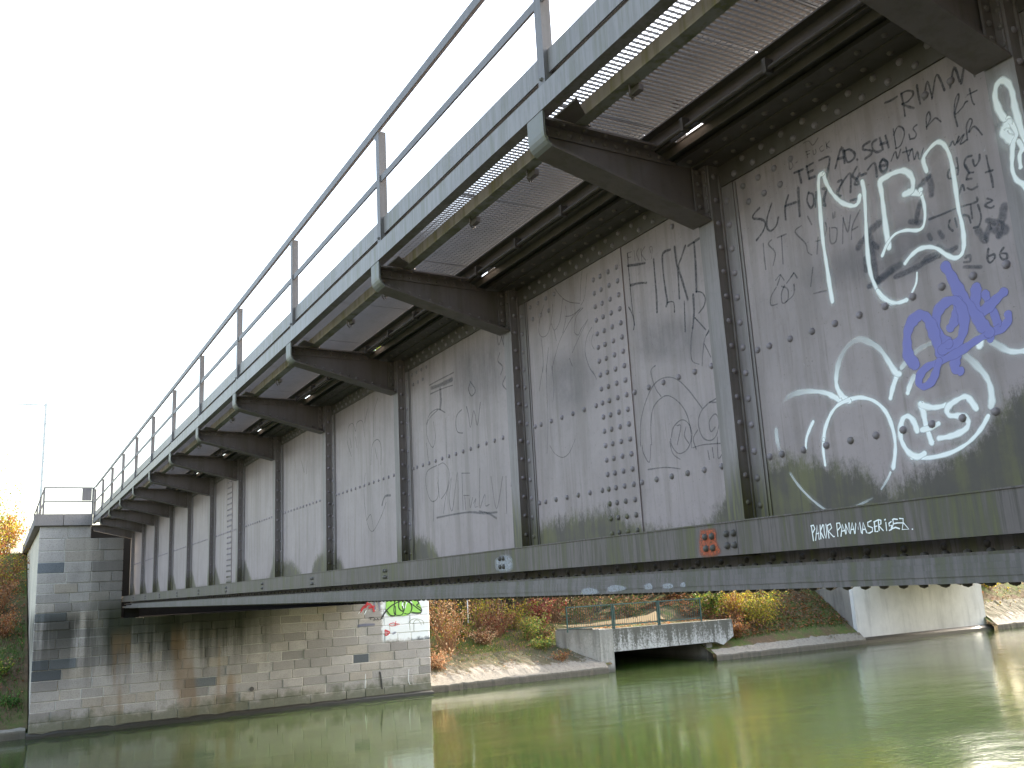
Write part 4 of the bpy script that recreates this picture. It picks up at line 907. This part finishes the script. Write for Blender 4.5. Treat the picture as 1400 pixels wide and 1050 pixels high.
# bank between the abutment and the footbridge
P_ = [('orange_shrub','rusty orange twiggy shrub right beside the abutment corner', 612, 31.0, .7, 1.9, 900, ORANGE+PALE, .07, 16),
 ('orange_shrub','taller pale yellow sapling clump just behind the orange shrub', 600, 33.0, .8, 2.4, 420, PALE+YELLOW, .08, 8),
 ('leafy_shrub','thin yellow leaved sapling by the white pole', 655, 33.6, .7, 2.0, 420, LIME+YELLOW, .08, 6),
 ('leafy_shrub','reddish brown low shrub left of the green bramble', 682, 32.0, .7, 1.0, 700, RED+BROWN, .06, 12),
 ('leafy_shrub','dark red bush at the left end of the green railing', 741, 32.6, .7, 1.05, 900, RED, .07, 12),
 ('leafy_shrub','bright green bramble at the top of the revetment', 722, 31.4, .6, .9, 800, GREEN+LIME, .07, 10),
 ('leafy_shrub','yellow green bramble lower on the revetment', 741, 30.6, .45, .5, 500, LIME+GREEN, .06, 9),
 ('leafy_shrub','small rust brown tuft hanging to the waterline below the bramble', 764, 29.7, .35, .4, 260, ORANGE+BROWN, .05, 8),
 ('leafy_shrub','bare yellowish sapling left of the dark post', 672, 35.0, .8, 2.2, 360, YELLOW+PALE, .08, 7),
 ('leafy_shrub','bare brown sapling above the dark red bush', 758, 34.2, .7, 2.0, 320, BROWN+PALE, .07, 8),
 ('leafy_shrub','olive brown undergrowth behind the left railing bay', 795, 33.5, .9, 1.0, 800, BROWN+GREEN, .07, 12),
 ('leafy_shrub','slender pale stems behind the left railing bay', 806, 35.2, .7, 2.0, 260, PALE+LIME, .07, 9),
 ('leafy_shrub','green brown undergrowth behind the middle railing bay', 860, 33.8, 1.0, .95, 900, GREEN+BROWN, .07, 12),
 ('leafy_shrub','leafy brown undergrowth behind the right railing bay', 925, 34.0, 1.0, .8, 800, BROWN+ORANGE, .07, 12),
 ('leafy_shrub','dark green bush right of the railing end', 975, 31.6, .8, 1.4, 1100, GREEN+LIME, .08, 12),
 ('yellow_bush','large bright yellow bush on the leaf covered slope', 1040, 30.35, 1.15, 1.6, 2000, YELLOW+LIME, .085, 16),
 ('yellow_bush','smaller golden bush between the green and the bright yellow bush', 1008, 30.9, .8, 1.5, 900, YELLOW+ORANGE, .08, 10),
 ('leafy_shrub','rust coloured low shrub beside the footbridge end', 1005, 30.0, .7, .7, 800, ORANGE+BROWN, .07, 12)]
for i, (nm, lb, px, X, r, h, n, pal, sz, st) in enumerate(P_):
    x, y = at_(px, 860, X); shrub(nm, lb, x, y, r*1.25, h*1.15, int(n*1.7), pal+pal+pal+PALE[:1]+LIME[:2]+BROWN[:2], sz*(.75+.1*(i % 5)), st+6, spread=1.25, seed=i)
# tall grass and reed clump at the abutment foot
x, y = at_(600, 905, 29.9); shrub('leafy_shrub', 'brown withered plant hanging over the concrete toe beside the abutment', x, y, .7, .8, 700, PALE+BROWN, .07, 14, seed=40)
# left bank
for i, (lb, X, Y, r, h, n, pal) in enumerate((('bright green ivy tuft at the left waterside', 30.2, 3.0, .5, .4, 500, GREEN), ('low green weeds on the slope left of the abutment', 31.6, 3.3, .7, .5, 600, GREEN+LIME),
   ('brown leafed shrub on the slope behind the wing wall', 36.5, 3.4, 1.1, 1.3, 1300, BROWN+ORANGE), ('sunlit yellow shrub at the top of the left slope', 41.5, 3.9, 1.2, 1.9, 1400, YELLOW+ORANGE), ('green and yellow shrub halfway up the left slope', 38.8, 3.2, 1.1, 1.6, 1500, ORANGE+YELLOW+BROWN), ('sunlit golden shrub on the railway shoulder at the left edge', 46, 4.0, 1.3, 2.6, 1600, YELLOW+LIME), ('rusty shrub low on the slope left of the abutment', 34.2, 3.2, .9, .9, 1000, BROWN+ORANGE), ('orange shrub near the top of the left slope', 43.5, 3.3, 1.2, 1.8, 1500, ORANGE+YELLOW), ('tall golden shrub behind the left slope', 52, 5.5, 2.0, 5.0, 2600, YELLOW))):
    shrub('bank_shrub', lb, X, Y, r, h, n, pal, .09 if X > 40 else .06, 12, seed=60+i)
# right sunlit bank
for i, (lb, px, X, h, n, pal) in enumerate((('sunlit yellow shrub above the bright bank at the right edge', 1362, 33.5, 2.2, 1200, YELLOW), ('sunlit orange shrub at the far right edge', 1392, 34, 2.0, 1200, ORANGE+YELLOW), ('low sunlit yellow plant beside the pale abutment', 1358, 31.2, .9, 700, YELLOW+LIME))):
    x, y = at_(px, 840, X); shrub('bank_shrub', lb, x, y, 1.0, h, n, pal, .09, 12, seed=80+i)
# fallen leaves
def litter(name, y0, y1, x0, x1, n, pal, size, seed, label):
    rn = random.Random(seed); pts = []
    for _ in range(n):
        x, y = rn.uniform(x0, x1), rn.uniform(y0, y1)
        if -23.4 < y < -16.5 and x < 33:
            if x > 29.8 and -23 < y < -17.2: pts.append((x, y, -2.15))
            continue
        pts.append((x, y, gz(x, y)+rn.uniform(.02, .09)))
    link('fallen_leaves', leaf_mesh('fallen_leaves', pts, size, pal, rn, .9), None, kind='stuff', label=label, category='leaves')
litter('', -31.6, -22.8, 29.9, 34.5, 9000, BROWN+ORANGE[:2], .10, 1, 'brown fallen leaves covering the slope beside the pale abutment')
litter('', -17.2, -9.9, 30.6, 36.5, 2600, BROWN, .07, 2, 'brown fallen leaves on the bank between abutment and footbridge')
litter('', -17.2, -9.9, 29.4, 31.2, 900, PALE+BROWN, .06, 8, 'pale dry leaves scattered on the concrete toe between abutment and footbridge')
litter('', -30, -16.6, 30, 44, 4500, BROWN+ORANGE, .10, 3, 'rusty fallen leaves on the ground behind the green railing')
litter('', 2.6, 7, 30.5, 44, 4200, BROWN+RED, .08, 4, 'red brown fallen leaves on the slope left of the abutment')
litter('', -62, -42, 30, 36, 3000, YELLOW+BROWN, .10, 5, 'sunlit yellow fallen leaves on the bank at the right edge')
rn = random.Random(9); gv = MB(); cols = []
def grass(y0, y1, x0, x1, n, h, label, pal):
    v, f, c = [], [], []
    for _ in range(n):
        x, y = rn.uniform(x0, x1), rn.uniform(y0, y1); z = gz(x, y); a = rn.uniform(0, 6.28); l = h*rn.uniform(.5, 1.3)
        dx, dy = math.cos(a)*.012, math.sin(a)*.012; tx, ty = rn.gauss(0, .35)*l, rn.gauss(0, .35)*l; k = len(v)
        v += [(x-dx,y-dy,z-.02),(x+dx,y+dy,z-.02),(x+tx,y+ty,z+l)]; f.append((k,k+1,k+2)); q = rn.choice(pal); c += [(*q,1)]*3
    me = bpy.data.meshes.new('grass'); me.from_pydata(v, [], f); at = me.color_attributes.new('Col','FLOAT_COLOR','POINT'); at.data.foreach_set('color', [e for q in c for e in q]); me.materials.append(M_leaf)
    link('grass', me, None, kind='stuff', label=label, category='grass')
grass(2.6, 7, 29.4, 36, 5000, .16, 'green grass and moss on the slope left of the abutment', GREEN)
grass(-17, -9.9, 30.2, 34, 4000, .14, 'short green grass on the bank right of the abutment', GREEN+LIME)
grass(-31.5, -23, 29.8, 31.2, 3500, .12, 'mossy grass strip above the toe beside the pale abutment', GREEN)
# trees beyond the bank (hidden by the bridge, mirrored in the river)
def tree_meshes(seed, h, r, pal, n=5200):
    rn = random.Random(seed); tb = MB(); tips = []
    trunk = [Vector((rn.gauss(0,.05)*i, rn.gauss(0,.05)*i, h*.75*i/6)) for i in range(7)]; tb.tube(trunk, h*.022, 8, h*.006)
    for i in range(22):
        u = rn.uniform(.25, 1); b = trunk[int(u*5.9)]; a = rn.uniform(0, 6.28); l = r*rn.uniform(.55, 1)*(1.15-.55*u)
        e = b + Vector((math.cos(a)*l, math.sin(a)*l, l*rn.uniform(.2,.9))); m_ = b.lerp(e, .5) + Vector((0,0,-.05*l)); tb.tube([b, m_, e], h*.008, 5, .01); tips += [e, m_.lerp(e, .5), e.lerp(b, .3)]
    tips += [trunk[-1]+Vector((rn.gauss(0,.4),rn.gauss(0,.4),rn.uniform(-.5,h*.2))) for _ in range(8)]
    pts = []
    for _ in range(n): t_ = rn.choice(tips); k = r*.2; pts.append(t_+Vector((rn.gauss(0,k), rn.gauss(0,k), rn.gauss(0,k*.8))))
    m1 = tb.mesh('trunk'); m1.materials.append(M_bark); return m1, leaf_mesh('crown', pts, .26, pal, rn)
PB = [('leafy_shrub','low olive weeds under the rust coloured saplings', 630, 32.2, .9, .7, 1200, GREEN+BROWN+LIME, .06, 14),
 ('leafy_shrub','tan dry weeds between the saplings and the reddish shrub', 660, 31.6, .8, .6, 1000, BROWN+PALE, .06, 14),
 ('leafy_shrub','yellow flecked weeds in front of the dark red bush', 705, 32.6, .8, 1.1, 1200, LIME+YELLOW+BROWN, .065, 12),
 ('leafy_shrub','brown creeping plant on the moss beside the wing wall', 748, 31.4, .6, .5, 800, BROWN+GREEN, .06, 12)]
for i, (nm, lb, px, X, r, h, n, pal, sz, st) in enumerate(PB):
    x, y = at_(px, 860, X); shrub(nm, lb, x, y, r, h, n, pal, sz, st, seed=200+i)
protos = {'golden birch': tree_meshes(1, 10, 3.2, YELLOW+LIME[:2]), 'green alder': tree_meshes(2, 11, 3.6, GREEN+LIME), 'rusty beech': tree_meshes(3, 10, 3.6, ORANGE+BROWN), 'dark green spruce': tree_meshes(4, 13, 3.0, GREEN[:2]+GREEN[3:], 6500)}
TR = [('green alder', 40, -13.5, 'green tree behind the bank nearest the stone abutment'), ('dark green spruce', 46, -20, 'dark green tree behind the footbridge'), ('golden birch', 38.5, -27.5, 'golden tree above the leaf covered slope'), ('green alder', 44, -31, 'green tree beside the second bridge approach'), ('rusty beech', 55, -24, 'rusty brown tree beyond the lawn'), ('dark green spruce', 52, -36, 'dark tree behind the second bridge abutment'), ('golden birch', 46, -47, 'sunlit golden tree beyond the pale abutment'), ('green alder', 48, -58, 'green tree far along the right bank'), ('golden birch', 60, -15, 'yellow tree at the back of the lawn'), ('rusty beech', 52, -66, 'brown tree farthest along the right bank')]
TR += [('green alder', 36.5, -11.5, 'green tree closest to the stone abutment'), ('dark green spruce', 39, -17.5, 'dark tree just behind the side channel'), ('green alder', 37.5, -22.5, 'green tree beside the yellow bush'), ('rusty beech', 41.5, -23.5, 'rusty tree behind the yellow bush'), ('dark green spruce', 37.5, -30.5, 'dark tree beside the pale abutment side wall'),
       ('golden birch', 44, -15.5, 'golden tree on the lawn behind the green tree'), ('green alder', 50, -28, 'green tree behind the rusty trees'), ('dark green spruce', 48, -51, 'dark tree behind the bright right bank'), ('rusty beech', 47, -40, 'brown tree behind the second bridge'),
       ('green alder', 35.8, -26.5, 'green tree right above the bright yellow bush'), ('dark green spruce', 41, -12, 'dark tree on the lawn next to the abutment'), ('green alder', 44.5, -21.5, 'green tree between the dark and the rusty trees'), ('green alder', -9, 6, 'unseen green tree added for shade on the near bank behind the camera'), ('dark green spruce', -12, 11, 'unseen dark tree added for shade on the near bank farthest from the bridge'), ('green alder', -14, 2.5, 'unseen green shade tree added beside the near railway approach'), ('rusty beech', -17, 8, 'unseen brown shade tree added at the back of the near bank'), ('dark green spruce', -8.5, 14, 'unseen dark shade tree added near the water on the near bank')]  # near-bank trees are unseen, added to block sky light on the steel
BACK = [(kd, x, y) for kd, x, y in zip(['green alder','dark green spruce','golden birch','green alder','rusty beech','green alder','dark green spruce','golden birch','green alder','rusty beech','dark green spruce'], [55,57,58,56,59,57,60,58,56,60,58], [-11,-16,-21,-26,-31,-35,-41,-46,-51,-57,-63])]
ORD = 'first second third fourth fifth sixth seventh eighth ninth tenth eleventh'.split()
TR += [(kd, x, y, 'low crowned %s, %s in the back row counted from the stone abutment' % (kd, q)) for (kd, x, y), q in zip(BACK, ORD)]
for i, (kd, x, y, lb) in enumerate(TR):
    o = thing('autumn_tree', lb, 'tree', (x, y, (gz(x, y) if x > 0 else -1.85)-(.1 if 'low crowned' not in lb else 3.0)), ('tree row at the back of the far bank' if 'low crowned' in lb else 'trees beyond the far bank') if x > 0 else 'unseen shade trees added on the near bank'); o.rotation_euler.z = i*1.3; o.scale = (1.25,)*3
    for nm, me in zip(('trunk','crown'), protos[kd]):
        c = bpy.data.objects.new(nm, me); COL.objects.link(c); c.parent = o

# ------------------------------------------------------------------ small things on the bank
def post(name, label, cat, px, X, y0, y1, r, mat, z0=None):
    a, b = onX(px, y0, X), onX(px, y1, X); z = gz(a.x, a.y)-.1
    tag(MB().tube([(a.x,a.y,z),(a.x,a.y,b.z)], r, 8).build(name, mat, None, True), label, cat)
post('sign_post', 'thin white pole among the yellow saplings', 'pole', 640, 33.2, 850, 800, .025, M_mast)
post('fence_post', 'thin dark post behind the saplings', 'post', 686, 36, 836, 800, .03, M_rivd)
M_car1 = flat('car_dark', (.03,.035,.045), .25); M_car2 = flat('car_white', (.7,.7,.72), .25); M_glass = flat('car_glass', (.015,.017,.02), .1); M_tyre = flat('tyre', (.015,.015,.015), .9)
def car(label, x, y, rot, mat):
    o = thing('parked_car', label, 'car', (0,0,0), 'cars parked behind the lawn')
    b = MB().prism([(-2.1,.28),(2.1,.28),(2.15,.55),(2.05,.78),(1.1,.92),(.55,1.38),(-1.1,1.42),(-1.95,.98),(-2.12,.9)], -.84, .84, 'y').build('body', mat, o)
    for sy in (-1, 1):
        MB().prism([(.98,.93),(.5,1.32),(-1.02,1.35),(-1.7,.99)], sy*.841, sy*.848, 'y').build('side_window', M_glass, o)
        for wx in (-1.3, 1.35):
            w_ = MB().tube([(wx,sy*.70,.31),(wx,sy*.86,.31)], .31, 14).build('wheel', M_tyre, o); MB().tube([(wx,sy*.861,.31),(wx,sy*.87,.31)], .19, 10).build('rim', M_mast, w_)
    MB().add([(1.13,-.7,.93),(1.13,.7,.93),(.6,.62,1.36),(.6,-.62,1.36)], [(0,1,2,3)]).build('windscreen', M_glass, o)
    for sy in (-.62, .62): MB().box(2.08, 2.16, sy-.15, sy+.15, .6, .74).build('headlight', M_mast, o)
    o.location = (x, y, gz(x, y)+.02); o.rotation_euler.z = rot
    for c in o.children_recursive: c.matrix_parent_inverse = Matrix.Identity(4)
q = onZ(748, 828, -1.5); car('white parked car glimpsed under the girder above the dark red bush', 50, q.y*50/49.2-.3, 1.9, M_car2)
q = onX(622, 820, 60); car('dark parked car glimpsed under the girder above the orange shrub', 60, q.y, 1.7, M_car1)

# overhead line mast on the railway
ms = thing('overhead_line_mast', 'steel overhead line mast, paled for glare, with climbing rungs left of the bridge', 'mast', (45, 2.03, 2.2))
MB().box(44.95, 45.05, 1.98, 2.08, 1.9, 9.0).build('pole', M_mast, ms)
MB().box(44.97, 45.03, 2.081, 3.2, 8.88, 8.94).build('cross_arm', M_mast, ms)
MB().box(44.98, 45.02, 3.16, 3.2, 8.3, 8.879).build('hanger', M_mast, ms)
for i in range(9): MB().tube([(44.93,1.72,5.0+.435*i),(44.93,1.979,5.0+.435*i)], .02, 6).build('rung', M_mast, ms)
